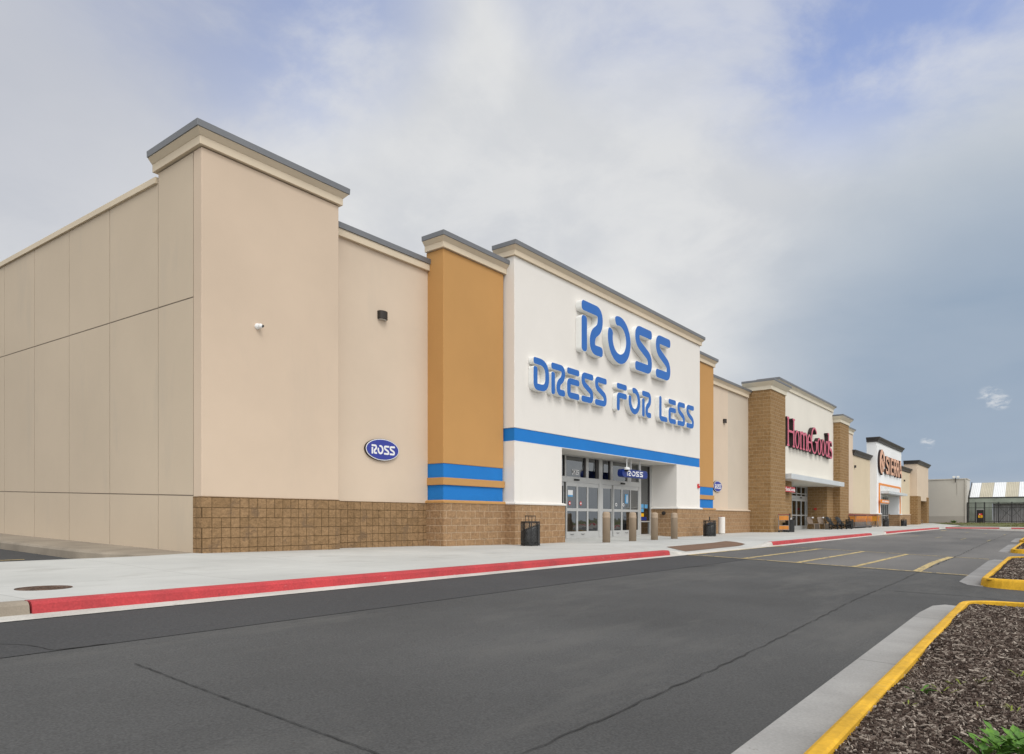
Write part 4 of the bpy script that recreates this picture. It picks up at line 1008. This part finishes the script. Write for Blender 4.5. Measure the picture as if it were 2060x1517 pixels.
# serif lettering helper (face = ribbons with varying half widths)
def serif_letter(ch, x0, x1, z0, z1, t, hair):
    """list of (path, half widths)"""
    w_ = x1 - x0; h = z1 - z0; X = lambda v: x0 + w_ * v; Z = lambda v: z0 + h * v; k = t / 2; q = hair / 2; sf_ = t * .95
    line = lambda a, b: [a, ((a[0] + b[0]) / 2, (a[1] + b[1]) / 2), b]
    def stem(xc, za, zb, serif=(1, 1)):
        out = [(line((xc, za), (xc, zb)), [k, k])]
        if serif[0]: out.append((line((xc - sf_, za + q), (xc + sf_, za + q)), [q, q]))
        if serif[1]: out.append((line((xc - sf_, zb - q), (xc + sf_, zb - q)), [q, q]))
        return out
    E = lambda cx, cz, rx, rz, a0, a1: ell(cx, cz, rx, rz, a0, a1, 26)
    def ring(xa, xb, za, zb): 
        return [(E((xa + xb) / 2, (za + zb) / 2, (xb - xa) / 2 - k * .8, (zb - za) / 2 - q, 90, 450), [q, k * .7, k, k * .7, q, k * .7, k, k * .7, q])]
    if ch == 'H': return stem(X(.2), z0, z1) + stem(X(.8), z0, z1) + [(line((X(.2), Z(.52)), (X(.8), Z(.52))), [q * 1.2, q * 1.2])]
    if ch == 'o': return ring(x0, x1, z0, z1)
    if ch == 'm': return stem(X(.13), z0, z1, (1, 0)) + [(line((X(0), z1 - q), (X(.13), z1 - q)), [q, q])] + sum(([(E(X(c), Z(.70), w_ * .19, h * .30 - q, 180, 0), [q * .7, q, k * .8, k, k]), (line((X(c + .19), Z(.72)), (X(c + .19), z0)), [k, k]), (line((X(c + .19) - sf_, z0 + q), (X(c + .19) + sf_, z0 + q)), [q, q])] for c in (.32, .70)), [])
    if ch == 'e': return [(E((x0 + x1) / 2, (z0 + z1) / 2, w_ / 2 - k * .8, h / 2 - q, 15, 325), [q, q, k * .6, k, k, k * .7, q, q * .7]), (line((X(.15), Z(.56)), (X(.92), Z(.56))), [q, q])]
    if ch == 'G': return [(E((x0 + x1) / 2, (z0 + z1) / 2, w_ / 2 - k * .8, h / 2 - q, 38, 320), [k * .7, q, k * .6, k, k * 1.1, k, k * .6, q, q]), (line((X(.84), z0 + h * .16), (X(.84), Z(.46))), [k, k]), (line((X(.62), Z(.46)), (X(1.05), Z(.46))), [q, q])]
    if ch == 'd': return ring(x0, X(.86), z0, z0 + h * .66) + stem(X(.84), z0, z1, (0, 0)) + [(line((X(.62), z1 - q), (X(.84), z1 - q)), [q, q]), (line((X(.84), z0 + q), (X(1.02), z0 + q)), [q, q])]
    if ch == 's': return [(rpath([(X(.9), Z(.74)), (X(.80), Z(1)), (X(.1), Z(.98)), (X(.1), Z(.60)), (X(.92), Z(.42)), (X(.92), Z(.02)), (X(.2), Z(0)), (X(.08), Z(.27))], [h * .12, h * .15, h * .15, h * .15, h * .15, h * .12]), [q, q, k * .8, k * 1.1, k * 1.1, k * .8, q, q])]
def serif_sign(sign, items, t, hair, yb, yf, ms, mf, dep=.006):
    for ch, a, b, z0, z1 in items:
        sh = serif_letter(ch, a, b, z0, z1, t, hair)
        if ms:
            mb = MB(); 
            for p, hw in sh: ribbon(mb, p, 0, yf, yb, hws=hw)
            o = mb.build('letter', ms, sign)
        mb = MB()
        for i, (p, hw) in enumerate(sh): ribbon(mb, p, 0, yf - dep - .0005 * i, yf - .001, hws=[v * .96 for v in hw])
        mb.build('letter_face' if ms else 'letter', mf, o if ms else sign)
xh = 6.36
items = [('H', 43.78, 45.72, 5.22, 7.0), ('o', 45.60, 46.55, 5.20, xh), ('m', 46.62, 48.42, 5.22, xh), ('e', 48.42, 49.35, 5.20, xh), ('G', 49.28, 50.88, 5.16, 6.95), ('o', 50.84, 51.80, 5.18, xh), ('o', 51.86, 52.78, 5.18, xh), ('d', 52.88, 54.02, 5.18, 6.92), ('s', 54.02, 54.86, 5.20, xh - .02)]
hs2 = thing('wall_sign', (49.3, 13.1, 5.2), 'rose red letters with black sides reading HomeGoods on the cream wall', 'sign')
serif_sign(hs2, items, .235, .115, 13.085, 12.84, M['ldark'], M['pink'])
k_ = (45.12 - 43.05) / (54.86 - 43.78)
serif_sign(hb_, [(c_, 43.08 + (a - 43.78) * k_, 43.08 + (b - 43.78) * k_, 2.47 + (z0 - 5.18) * .12, 2.47 + (z1 - 5.18) * .12) for c_, a, b, z0, z1 in items], .052, .024, 12.72, 12.72, None, M['paper'])
ha = thing('alarm_strobe', (54.48, 13.9, 1.5), 'small red alarm box on the dark block jamb above the taupe chairs', 'fire alarm')
MB().box(54.43, 54.497, 13.82, 13.98, 1.44, 1.58).build('box', M['stickred'], ha)

# ======================================================= SIERRA STORE
se = thing('store_building', (82, 30, 0), 'white and beige store with dark copings and an orange entrance frame, farthest of the row', 'store building', 'stores in the plaza')
def darkcap(x0, x1, y0, yb, ztop, parent=se, h=.42):
    return cornice('coping', parent, x0, x1, y0, yb, ztop - h, [(0, .10), (h * .35, .14), (h * .8, .28), (h, .30)], M['dark'])
MB().box(64.45, 71.4, 13.47, 14.2, 1.25, 6.15).build('side_wall', M['sbeige'], se)
darkcap(64.45, 71.0, 13.47, 14.2, 6.58)
MB().box(64.45, 71.4, 13.40, 14.2, -.3, 1.25).build('block_base', M['block2'], se)
MB().box(59.1, 64.45, 13.38, 13.448, -.3, 1.25).build('block_base', M['block2'], hg)
MB().prism([(71.4, 1.30), (73.2, 1.30), (73.2, 3.75), (83.05, 3.75), (83.05, 1.30), (84.4, 1.30), (84.4, 7.9), (71.4, 7.9)], 12.9, 13.75).build('entrance_wall', M['white2'], se)
darkcap(71.4, 84.4, 12.9, 13.75, 8.27)
for a, b in ((71.4, 73.2), (83.05, 84.4)):
    MB().box(a - .05, b + .08, 12.84, 13.75, -.3, 1.22).build('block_base', M['block2'], se); MB().box(a - .08, b + .12, 12.80, 13.75, 1.22, 1.30).build('sill', M['white2'], se)
# orange frame
mb = MB()
mb.box(72.25, 72.78, 12.86, 12.899, 1.30, 4.12); mb.box(83.35, 83.85, 12.86, 12.899, 1.30, 4.10); mb.box(72.78, 83.35, 12.861, 12.899, 3.925, 4.12)
mb.build('entrance_frame', M['sorange'], se)
lat = MB().box(72.8, 83.33, 12.88, 12.899, 3.40, 3.925).build('lattice_panel', M['white2'], se)
mb = MB()
for i in range(26):
    x = 73.1 + i * .39
    mb.prism([(x, 3.43), (x + .09, 3.43), (min(x + .49, 83.15), 3.88), (min(x + .40, 83.1), 3.88)], 12.872, 12.8795)
mb.build('lattice_slats', M['greyd'], lat)
cs = MB().box(73.3, 83.6, 12.2, 12.87, 3.16, 3.40).build('canopy', M['alumw'], se, bevel=.008)
MB().box(73.2, 73.3, 12.9, 14.8, 0, 3.75).build('jamb_wall', M['white2'], se)
jw = MB().box(83.02, 83.3, 12.94, 14.8, 1.3, 3.2).build('jamb_wall', M['white2'], se)
MB().box(82.98, 83.15, 12.95, 14.8, -.3, 1.3).build('jamb_base', M['block2'], se)
MB().box(73.3, 83.05, 13.0, 14.8, 3.1, 3.2).build('entrance_soffit', M['grey'], se)
sf = MB(); y = 13.88
for a in (73.4, 75, 76.5, 78, 79.6, 80.7, 81.8, 82.9): sf.box(a, a + .08, y, y + .1, .05, 3.1)
for z0, z1 in ((2.25, 2.5), (.05, .3), (1.1, 1.18), (3.0, 3.1)): sf.box(73.48, 82.98, y + .01, y + .09, z0, z1)
f_ = sf.build('storefront_frame', M['alum'], se); store_glass(f_, 73.48, 82.98, .3, 3.0, y + .05)
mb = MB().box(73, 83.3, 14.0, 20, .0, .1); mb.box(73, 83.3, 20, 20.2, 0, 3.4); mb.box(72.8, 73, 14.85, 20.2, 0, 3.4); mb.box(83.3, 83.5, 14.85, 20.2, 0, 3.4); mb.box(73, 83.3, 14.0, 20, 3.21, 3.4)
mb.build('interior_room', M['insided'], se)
MB().box(84.4, 95.2, 13.65, 14.3, 1.25, 6.2).build('side_wall', M['sbeige'], se); darkcap(84.4, 94.9, 13.65, 14.3, 6.66)
MB().box(84.4, 95.2, 13.57, 14.3, -.3, 1.25).build('block_base', M['block2'], se); MB().box(84.4, 95.2, 13.52, 14.3, 1.25, 1.32).build('sill', M['beige2'], se)
# end pillar block
MB().prism([(95.2, 3.5), (97.7, 3.5), (97.7, 3.0), (102.9, 3.0), (102.9, 3.5), (104.5, 3.5), (104.5, 7.3), (95.2, 7.3)], 12.9, 14.3).build('end_tower', M['beige2'], se)
darkcap(95.2, 104.5, 12.9, 14.3, 7.72)
for a, b in ((95.2, 97.7), (102.9, 104.5)): MB().box(a - .04, b + .05, 12.84, 14.3, -.3, 3.5).build('block_pillar', M['block3'], se)
MB().box(97.7, 102.9, 14.0, 14.3, -.2, 3.0).build('recess_wall', M['block3'], se)
MB().box(64.5, 104.4, 14.9, 60, 5.7, 5.9).build('roof', M['grey'], se)
# icon + letters
ss = thing('wall_sign', (77.5, 12.9, 4.8), 'burnt peach letters and round emblem reading SIERRA on the cold white wall', 'sign')
f = 1.004
def both(mbs, fn):
    for mb, y0, y1 in mbs: fn(mb, y0, y1)
A, B_ = MB(), MB(); cx, cz = 72.95, 6.02
def crescent(mb, y0, y1):
    ribbon(mb, ell(cx, cz, .92, .98, 62, 262, 30), 0, y0, y1, hws=[.16, .22, .30, .34, .34, .30, .20, .08])
    ribbon(mb, ell(cx, cz, .92, .98, 75, -20, 16), 0, y0, y1, hws=[.12, .24, .34, .30, .05])
    ribbon(mb, [(cx - .28, cz + .30), (cx - .12, cz - .05), (cx + .12, cz - .35), (cx - .02, cz - .75), (cx + .05, cz - 1.15)], 0, y0, y1, hws=[.30, .26, .17, .12, .05])
    ribbon(mb, [(cx + .62, cz + .12), (cx + .58, cz - .4), (cx + .46, cz - .85)], 0, y0, y1, hws=[.36, .27, .06])
crescent(A, 12.70, 12.885); e_ = A.build('emblem', M['ldark'], ss); crescent(B_, 12.69, 12.699); B_.build('emblem_face', M['peach'], e_)
def slab_letter(ch, x0, x1, z0, z1, k, q):
    w_ = x1 - x0; h = z1 - z0; X = lambda v: x0 + w_ * v; Z = lambda v: z0 + h * v
    L_ = lambda a, b, hw: ([a, ((a[0] + b[0]) / 2, (a[1] + b[1]) / 2), b], [hw, hw])
    if ch == 'I': return [L_((X(.5), z0), (X(.5), z1), k)]
    if ch == 'E': return [L_((X(0) + k, z0), (X(0) + k, z1), k)] + [L_((X(.2), v), (x1, v), q) for v in (z0 + q, Z(.5), z1 - q)]
    if ch == 'S': return [(rpath([(X(.95), Z(.72)), (X(.9), z1 - q), (x0 + k, z1 - q), (x0 + k, Z(.6)), (x1 - k, Z(.4)), (x1 - k, z0 + q), (X(.1), z0 + q), (X(.05), Z(.28))], [h * .1] * 6), [q, q, k, k, k, k, q, q])]
    if ch == 'R': return [L_((x0 + k, z0), (x0 + k, z1), k), (rpath([(X(.2), z1 - q), (x1 - k, z1 - q), (x1 - k, Z(.48)), (X(.2), Z(.48))], [h * .16] * 2), [q, k, k, q]), L_((X(.5), Z(.48)), (x1 - k * .6, z0), k)]
    if ch == 'A': return [L_((x0 + k * .7, z0), (X(.5), z1), k * .9), L_((x1 - k * .7, z0), (X(.5), z1), k * .9), L_((X(.25), Z(.3)), (X(.75), Z(.3)), q)]
for ch, a, b in zip('SIERRA', (74.45, 76.05, 77.0, 78.5, 80.05, 81.5), (75.8, 76.6, 78.25, 79.9, 81.4, 83.1)):
    sh = slab_letter(ch, a * f, b * f, 5.07, 6.76, .185, .14)
    A, B_ = MB(), MB()
    for i, (p, hw) in enumerate(sh): ribbon(A, p, 0, 12.70, 12.86, hws=[v * .9 for v in hw]); ribbon(B_, p, 0, 12.692 - .0006 * i, 12.699, hws=[v * .95 for v in hw])
    o = A.build('letter', M['ldark'], ss); B_.build('letter_face', M['peach'], o)
hs3 = thing('hanging_sign', (73.0, 12.6, 2.4), 'small orange sign with pale lettering hung at the left of the farthest entrance', 'sign')
sb = MB().box(71.95, 75.6, 12.58, 12.7, 2.24, 2.57).build('sign_body', M['sorange'], hs3)
for ch, a in zip('SIERRA', (72.75, 73.25, 73.5, 73.95, 74.45, 74.95)):
    mb = MB()
    for i, (p, hw) in enumerate(slab_letter(ch, a, a + (.15 if ch == 'I' else .36), 2.33, 2.49, .035, .025)): ribbon(mb, p, 0, 12.572 - .0006 * i, 12.579, hws=hw)
    mb.build('letter', M['paper'], sb)
disc(sb, 72.4, 2.41, .09, M['paper'], 12.574, 'emblem', rx=.16)
for x in (72.3, 75.2): MB().tube([(x, 12.64, 2.57), (x, 12.64, 3.2 if x > 73.3 else 3.0)], .02, 6).build('hanger_rod', M['alum'], hs3)
wall_light(65.1, 13.47, 5.22, 'bronze wall light under the dark coping left of the cold white wall')
wall_light(91.0, 13.65, 5.15, 'bronze wall light between the cold white wall and the end tower')

# ======================================================= GREY BUILDING, SHED, FENCE
gy = thing('grey_building', (115, 12, .28), 'plain grey block building closing the end of the drive', 'building')
MB().box(107, 111.2, 8.94, 40, 1.15, 5.86).build('wall', M['grey'], gy)
MB().box(106.98, 111.22, 8.92, 40, 0, 1.15).build('wall_base', M['greyd'], gy)
MB().box(106.93, 111.3, 8.87, 40, 5.86, 5.99).build('coping', M['grey'], gy, bevel=.01)
MB().box(106.9, 107.0, 9.0, 9.12, .25, 5.86).build('downpipe', M['grey'], gy)
fl = thing('floodlight', (107, 10.1, 6.0), 'white twin floodlight on a bracket at the roof edge of the grey building', 'floodlight')
MB().tube([(106.9, 10.15, 5.5), (106.85, 10.15, 6.08)], .045, 8).build('bracket', M['black'], fl)
for yy in (9.9, 10.35): MB().box(106.75, 106.95, yy - .17, yy + .13, 6.05, 6.3).build('lamp_head', M['lwhite'], fl, bevel=.03)
MB().tube([(106.98, 10.02, 5.5), (106.98, 10.0, 3.9)], .018, 6).build('conduit', M['greyd'], fl)
sh = thing('metal_shed', (112, -5, .3), 'long shed with white and tan striped corrugated roof behind the fence', 'shed')
yy0, yy1 = -30.0, 8.78
# roof stripes as corrugated strips
yb_ = [8.78, 7.70, 6.31, 5.007, 3.62, 2.3, .95, -.4, -1.75, -3.1, -8, -13, -18, -24, -30]
for i, (a, b) in enumerate(zip(yb_, yb_[1:])):
    n = max(6, int((a - b) / .09)); pts = []
    mb = MB(); lo = []
    for s_, (X_, Z_) in enumerate(((108.7, 3.56), (112.6, 5.58), (118.0, 5.3))):
        lo.append([(X_, a + (b - a) * k / n, Z_ + (.035 if k % 2 else 0)) for k in range(n + 1)])
    mb.loops(lo, closed=False, cap=False)
    mb.build('roof_stripe', M['roofw'] if i % 2 == 0 else M['rooft'], sh, recalc=False)
MB().prism([(108.6, 3.4), (112.6, 5.5), (112.6, 5.72), (108.6, 3.62)], 8.78, 8.86).build('gable_trim', M['fence'], sh)
MB().box(108.55, 108.7, yy0, yy1, 3.46, 3.58).build('eave_gutter', M['fence'], sh)
MB().box(108.6, 108.72, yy0, yy1, 2.75, 3.459).build('fascia', M['green'], sh)
MB().box(108.62, 108.72, 6.3, 8.78, .2, 2.75).build('wall', M['green'], sh)
mb = MB(); n = 160; lo = []
for z in (.2, 2.75): lo.append([(109.2 + (.05 if k % 2 else 0), 6.3 - 36.3 * k / (n * 2), z) for k in range(n * 2 + 1)])
mb.loops(lo, closed=False, cap=False); mb.build('corrugated_wall', M['corr'], sh, recalc=False)
MB().box(109.3, 109.5, yy0, 6.3, .2, 2.8).build('rear_wall', M['corr'], sh)
fc = thing('steel_fence', (107, 3, .3), 'dark steel picket fence with braced gates right of the grey building', 'fence')
for y in (8.85, 7.98, 7.05, 5.57, 4.22, 2.95, .2, -2.6, -5.4, -8.2): MB().box(106.95, 107.07, y - .06, y + .06, .2, 2.9).build('post', M['fence'], fc)
def pickets(y0, y1, zb, zt, name='picket_panel', rails=(.45, 2.2, 2.82)):
    mb = MB(); n = int((y1 - y0) / .125)
    for k in range(1, n): 
        y = y0 + (y1 - y0) * k / n; mb.box(107.0, 107.025, y - .013, y + .013, zb, zt)
    for r_ in rails:
        if zb <= r_ <= zt: mb.box(106.99, 107.04, y0, y1, r_ - .025, r_ + .025)
    return mb.build(name, M['fence'], fc)
pickets(7.98, 8.85, .35, 2.86); pickets(7.05, 7.98, 2.05, 2.86)
for a, b in ((5.57, 7.05), (4.22, 5.57), (2.95, 4.22), (.2, 2.95), (-2.6, .2), (-5.4, -2.6), (-8.2, -5.4)):
    p = pickets(a, b, .35, 2.84, 'gate_leaf' if 2 < a < 5 else 'picket_panel')
    if 2 < a < 5:
        mb = MB(); (mb.tube([(107.05, 5.5, .4), (107.05, 4.3, 2.2)] if a > 4 else [(107.05, 4.15, 2.2), (107.05, 3.0, .4)], .02, 6)); mb.tube([(107.05, 5.5, 2.2), (107.05, 4.3, 1.1)] if a > 4 else [(107.05, 4.15, 1.1), (107.05, 3.0, 2.3)], .02, 6); mb.build('brace', M['fence'], p)
dr = MB().box(106.97, 107.06, 7.13, 7.88, .3, 1.92).build('gate_door', M['fence'], fc)
mb = MB(); mb.box(106.95, 107.08, 7.06, 7.13, .3, 2.0); mb.box(106.95, 107.08, 7.88, 7.95, .3, 2.0); mb.box(106.95, 107.08, 7.13, 7.88, 1.92, 2.0); mb.build('door_frame', M['corr'], dr)
ws = thing('warning_sign', (106.9, 7.48, 1.2), 'amber sign with a black mark on the dark gate door', 'sign')
MB().box(106.94, 106.965, 7.24, 7.70, .92, 1.24).build('plate', M['yvinyl'], ws)
MB().prism([(7.36, 1.06), (7.42, 1.05), (7.52, 1.13), (7.60, 1.11), (7.58, 1.19), (7.48, 1.19)], 106.93, 106.939, 'x').build('pictogram', M['black'], ws)
MB().box(106.932, 106.939, 7.3, 7.62, .97, .99).build('text_line', M['black'], ws)
w2 = thing('warning_sign', (106.9, 7.48, 1.4), 'small red and white sign above the amber sign on the gate door', 'sign')
MB().box(106.94, 106.965, 7.28, 7.66, 1.27, 1.46).build('plate', M['stickred'], w2); MB().box(106.93, 106.939, 7.5, 7.58, 1.3, 1.43).build('pictogram', M['paper'], w2)
mt = thing('shrub', (106.2, 10.3, .3), 'small dark shrub at the foot of the grey building', 'shrub')
mb = MB()
for k in range(60): leaf(mb, (106.2 + random.uniform(-.12, .12), 10.3 + random.uniform(-.2, .2), .3), random.uniform(0, 6.28), random.uniform(.2, .5), .05, random.uniform(.5, 1.4), 1)
mb.build('foliage', M['leaf'], mt, recalc=False)

# ======================================================= SMALL THINGS ON THE WALK
def caster(mb, x, y, r=.055):
    mb.loops([[(x + r * cos(2 * pi * k / 10), yy, r + r * sin(2 * pi * k / 10)) for k in range(10)] for yy in (y - .015, y + .015)])
# flat goods trolley
tx, ty = 40.95, 12.15; tz = zs(tx, ty)
tr = thing('stock_cart', (tx, ty, tz), 'narrow stock cart with two orange panels against the brown pillar', 'cart', None, R(-72))
mb = MB()
for x in (-.27, .27):
    for y in (-.2, .2): mb.tube([(x, y, .12), (x, y, .98)], .014, 6)
    mb.tube([(x, -.2, .98), (x, .2, .98)], .014, 6)
for z in (.14, .38, .68): mb.tube([(-.27, -.2, z), (.27, -.2, z), (.27, .2, z), (-.27, .2, z), (-.27, -.2, z)], .011, 6)
mb.build('frame', M['chrome'], tr, local=True)
MB().tube([(-.3, -.2, 1.0), (.3, -.2, 1.0)], .02, 8).build('handle', M['cartred'], tr, local=True)
MB().box(-.25, .25, -.22, -.195, .16, .37).build('panel', M['cart'], tr, local=True, bevel=.008); MB().box(-.25, .25, -.22, -.195, .69, .92).build('panel', M['cart'], tr, local=True, bevel=.008)
for x in (-.25, .25):
    for y in (-.18, .18): mb = MB(); caster(mb, x, y); mb.build('wheel', M['black'], tr, local=True)
# waste bin with litter stand
bx, by = 41.95, 12.1; bz = zs(bx, by)
bb = thing('waste_bin', (bx, by, bz), 'solid dark cylinder bin with papers sticking out, right of the stock cart', 'bin')
MB().lathe(0, 0, [(.24, 0), (.25, .02), (.255, .66), (.265, .68), (.265, .71), (.235, .71), (.23, .55)], 26).build('body', M['black'], bb, local=True)
mb = MB(); mb.box(-.05, .03, -.03, .03, .6, 1.02); ball(mb, (-.01, 0, 1.03), .05); mb.tube([(-.2, 0, .9), (.16, 0, .88)], .012, 6); mb.build('stand_pole', M['black'], bb, local=True)
mb = MB(); 
for a in (.5, 1.6, 2.4): mb.prism([(.02, .66), (.10, .66), (.16 + a * .02, .8), (.08, .84)], -.06 + a * .04, -.05 + a * .04)
mb.build('litter', M['paper'], bb, local=True)
bb2 = thing('waste_bin', (42.45, 12.5, bz), 'small black bin tucked behind the dark cylinder bin', 'bin')
MB().lathe(0, 0, [(.14, 0), (.16, .5), (.17, .55), (.14, .56)], 18).build('body', M['black'], bb2, local=True)
# taupe chairs
def patio_chair(x, y, rz, label):
    z = zs(x, y) + .01
    o = thing('patio_chair', (x, y, z), label, 'chair', 'taupe chairs by the jamb', rz)
    mb = MB(); lo = []
    for t, px, pz in ((0, -.24, .40), (.3, -.1, .385), (.6, .1, .38), (.8, .24, .41), (1, .30, .40)): lo.append([(px, -.25, pz), (px, .25, pz), (px, .25, pz - .035), (px, -.25, pz - .035)])
    mb.loops(lo); mb.build('seat', M['taupe'], o, local=True, bevel=.01)
    mb = MB(); out = [(-.25, .38), (.25, .38), (.27, .62), (.25, .80), (.17, .88), (-.17, .88), (-.25, .80), (-.27, .62)]
    lo = [[(-.22 - (z_ - .38) * .35 - d, y_, z_) for y_, z_ in out] for d in (0, .035)]
    mb.loops(lo); mb.build('backrest', M['taupe'], o, local=True, bevel=.01)
    for s_ in (-1, 1):
        mb = MB(); mb.tube([(-.24, s_ * .26, .42), (-.3, s_ * .26, .2), (-.34, s_ * .26, 0)], .018, 8); mb.build('leg', M['taupel'], o, local=True)
        mb = MB(); mb.tube([(.29, s_ * .26, .40), (.32, s_ * .26, .2), (.32, s_ * .26, 0)], .018, 8); mb.build('leg', M['taupel'], o, local=True)
    MB().box(.30, .315, -.25, .25, .02, .38).build('front_panel', M['tauped'], o, local=True)
    MB().prism([(-.1 + .09 * cos(2 * pi * k / 9), .83 + .05 * sin(2 * pi * k / 9)) for k in range(9)], .14, .2, 'x').build('price_tag', M['paper'], o, local=True).location = (-.42, .3, 0)
    return o
pc = patio_chair(53.2, 13.72, R(-118), 'taupe chair with a white tag nearer the glass doors')
dup(pc, (53.7, 13.12, zs(53.7, 13.2) + .01), R(-118), 'taupe chair with a white tag nearer the block pillar', 'taupe chairs by the jamb')
# adirondack
def adirondack(x, y, rz, label):
    o = thing('slatted_armchair', (x, y, zs(x, y)), label, 'chair', 'black slatted armchairs', rz)
    mb = MB()
    for k in range(5):
        yy = -.22 + k * .11; mb.prism([(-.12, .30), (-.10, .32), (-.52, .92 - abs(k - 2) * .03), (-.54, .91 - abs(k - 2) * .03)], yy - .045, yy + .045)
    mb.build('backrest', M['black'], o, local=True)
    mb = MB()
    for k in range(5):
        xx = .38 - k * .11; zz = .36 - k * .022; mb.box(xx - .05, xx + .05, -.26, .26, zz - .01, zz + .01)
    mb.build('seat', M['black'], o, local=True)
    for s_ in (-1, 1):
        mb = MB(); mb.prism([(.42, .0), (.48, .0), (.44, .38), (-.45, .06), (-.5, 0), (-.4, 0), (.3, .26)], s_ * .28 - .015, s_ * .28 + .015); mb.build('leg', M['black'], o, local=True)
        MB().box(-.32, .48, s_ * .33 - .06, s_ * .33 + .06, .53, .555).build('armrest', M['black'], o, local=True); MB().box(.38, .44, s_ * .3 - .02, s_ * .3 + .02, .0, .53).build('leg', M['black'], o, local=True)
    return o
ad = adirondack(53.9, 12.5, R(-105), 'black slatted armchair standing before the right block wall of the middle entrance')
dup(ad, (55.6, 12.25, zs(55.6, 12.2)), R(-110), 'black slatted armchair next to the trash can beside the cart row', 'black slatted armchairs')
# folded black frame beside
ff = thing('folded_frame', (53.0, 12.45, zs(53, 12.4)), 'dark folded frame leaning left of the black armchairs', 'frame')
mb = MB(); mb.tube([(-.28, 0, .84), (.05, 0, .35), (.05, 0, 0)], .025, 6); mb.tube([(-.28, .4, .84), (.05, .4, .35), (.05, .4, 0)], .025, 6); mb.box(-.05, .3, 0, .4, .0, .03); mb.build('frame', M['black'], ff, local=True)

# shopping carts
def cart(x, y, label, mbask):
    o = thing('shopping_cart', (x, y, zs(x, y)), label, 'shopping cart', 'nested shopping carts', 0)
    mb = MB(); lo = []
    for z_, a, b, w_ in ((.50, -.36, .34, .20), (.94, -.42, .48, .25)):
        lo.append([(a, -w_, z_), (b, -w_ * .85, z_), (b, w_ * .85, z_), (a, w_, z_)])
    mb.loops(lo, cap=False); mb.quad([(-.36, -.2, .50), (.34, -.17, .50), (.34, .17, .50), (-.36, .2, .50)])
    bk = mb.build('basket', mbask, o, local=True, recalc=False)
    mb = MB()
    for k in range(9):
        x_ = -.36 + k * .09; mb.tube([(x_, -.203, .50), (x_ * 1.12 + .02, -.253, .94)], .007, 4)
    for z_ in (.6, .72, .84): mb.tube([(-.39, -.22 - (z_ - .5) * .09, z_), (.42, -.19 - (z_ - .5) * .09, z_)], .006, 4)
    mb.build('basket_rib', M['cart'], bk, local=True)
    mb = MB()
    for s_ in (-1, 1):
        mb.tube([(-.45, s_ * .24, 1.0), (-.38, s_ * .22, .48), (.40, s_ * .20, .16), (-.40, s_ * .25, .12), (-.38, s_ * .22, .48)], .013, 6)
    mb.tube([(-.4, -.25, .12), (-.4, .25, .12)], .013, 6); mb.tube([(.40, -.2, .16), (.40, .2, .16)], .013, 6)
    mb.build('frame', M['chrome'], o, local=True)
    MB().tube([(-.47, -.26, 1.02), (-.47, .26, 1.02)], .022, 8).build('handle', M['cartred'], o, local=True)
    for x_, y_ in ((-.38, -.23), (-.38, .23), (.38, -.18), (.38, .18)): mb = MB(); caster(mb, x_, y_); mb.build('wheel', M['black'], o, local=True)
    return o
ords = ['first', 'second', 'third', 'fourth', 'fifth', 'sixth', 'seventh', 'eighth', 'ninth', 'tenth', 'eleventh', 'twelfth', 'thirteenth', 'fourteenth', 'fifteenth', 'sixteenth', 'seventeenth', 'eighteenth']
c0 = cart(59.3, 12.35, 'first orange shopping cart of the nested row, beside the brown pillar', M['cart'])
for i in range(1, 15):
    x = 59.3 + i * .36 + (0 if i < 11 else .45)
    dup(c0, (x, 12.35, zs(x, 12.35)), 0, '%s orange shopping cart of the nested row, counted from the brown pillar' % ords[i] if i < 14 else 'last shopping cart of the nested row, with an amber basket', 'nested shopping carts')
cc = cart(68.6, 12.5, 'amber shopping cart standing apart at the right end of the row', M['carty'])
rl = thing('cart_corral', (64, 12.7, zs(64, 12.7)), 'low red rail of the cart corral along the wall', 'cart corral')
mb = MB()
for x in (-5.5, -2, 2, 6.2): mb.tube([(x, .1, 0), (x, .1, 1.05)], .035, 6)
mb.build('post', M['bronze'], rl, local=True)
MB().tube([(-5.5, .1, 1.06), (6.2, .1, 1.06)], .035, 6).build('rail', M['cartred'], rl, local=True)
# end seat
eb = thing('bench', (98.9, 13.1, zs(98.9, 13.1)), 'grey brown bench in the dark recess of the end tower', 'bench')
mb = MB(); mb.box(-.6, .6, -.25, .25, .42, .48); mb.build('seat', M['taupe'], eb, local=True)
MB().box(-.6, .6, .22, .28, .5, .95).build('backrest', M['taupe'], eb, local=True)
for x in (-.55, .5):
    for y in (-.22, .2): MB().box(x, x + .05, y, y + .05, 0, .42).build('leg', M['taupe'], eb, local=True)
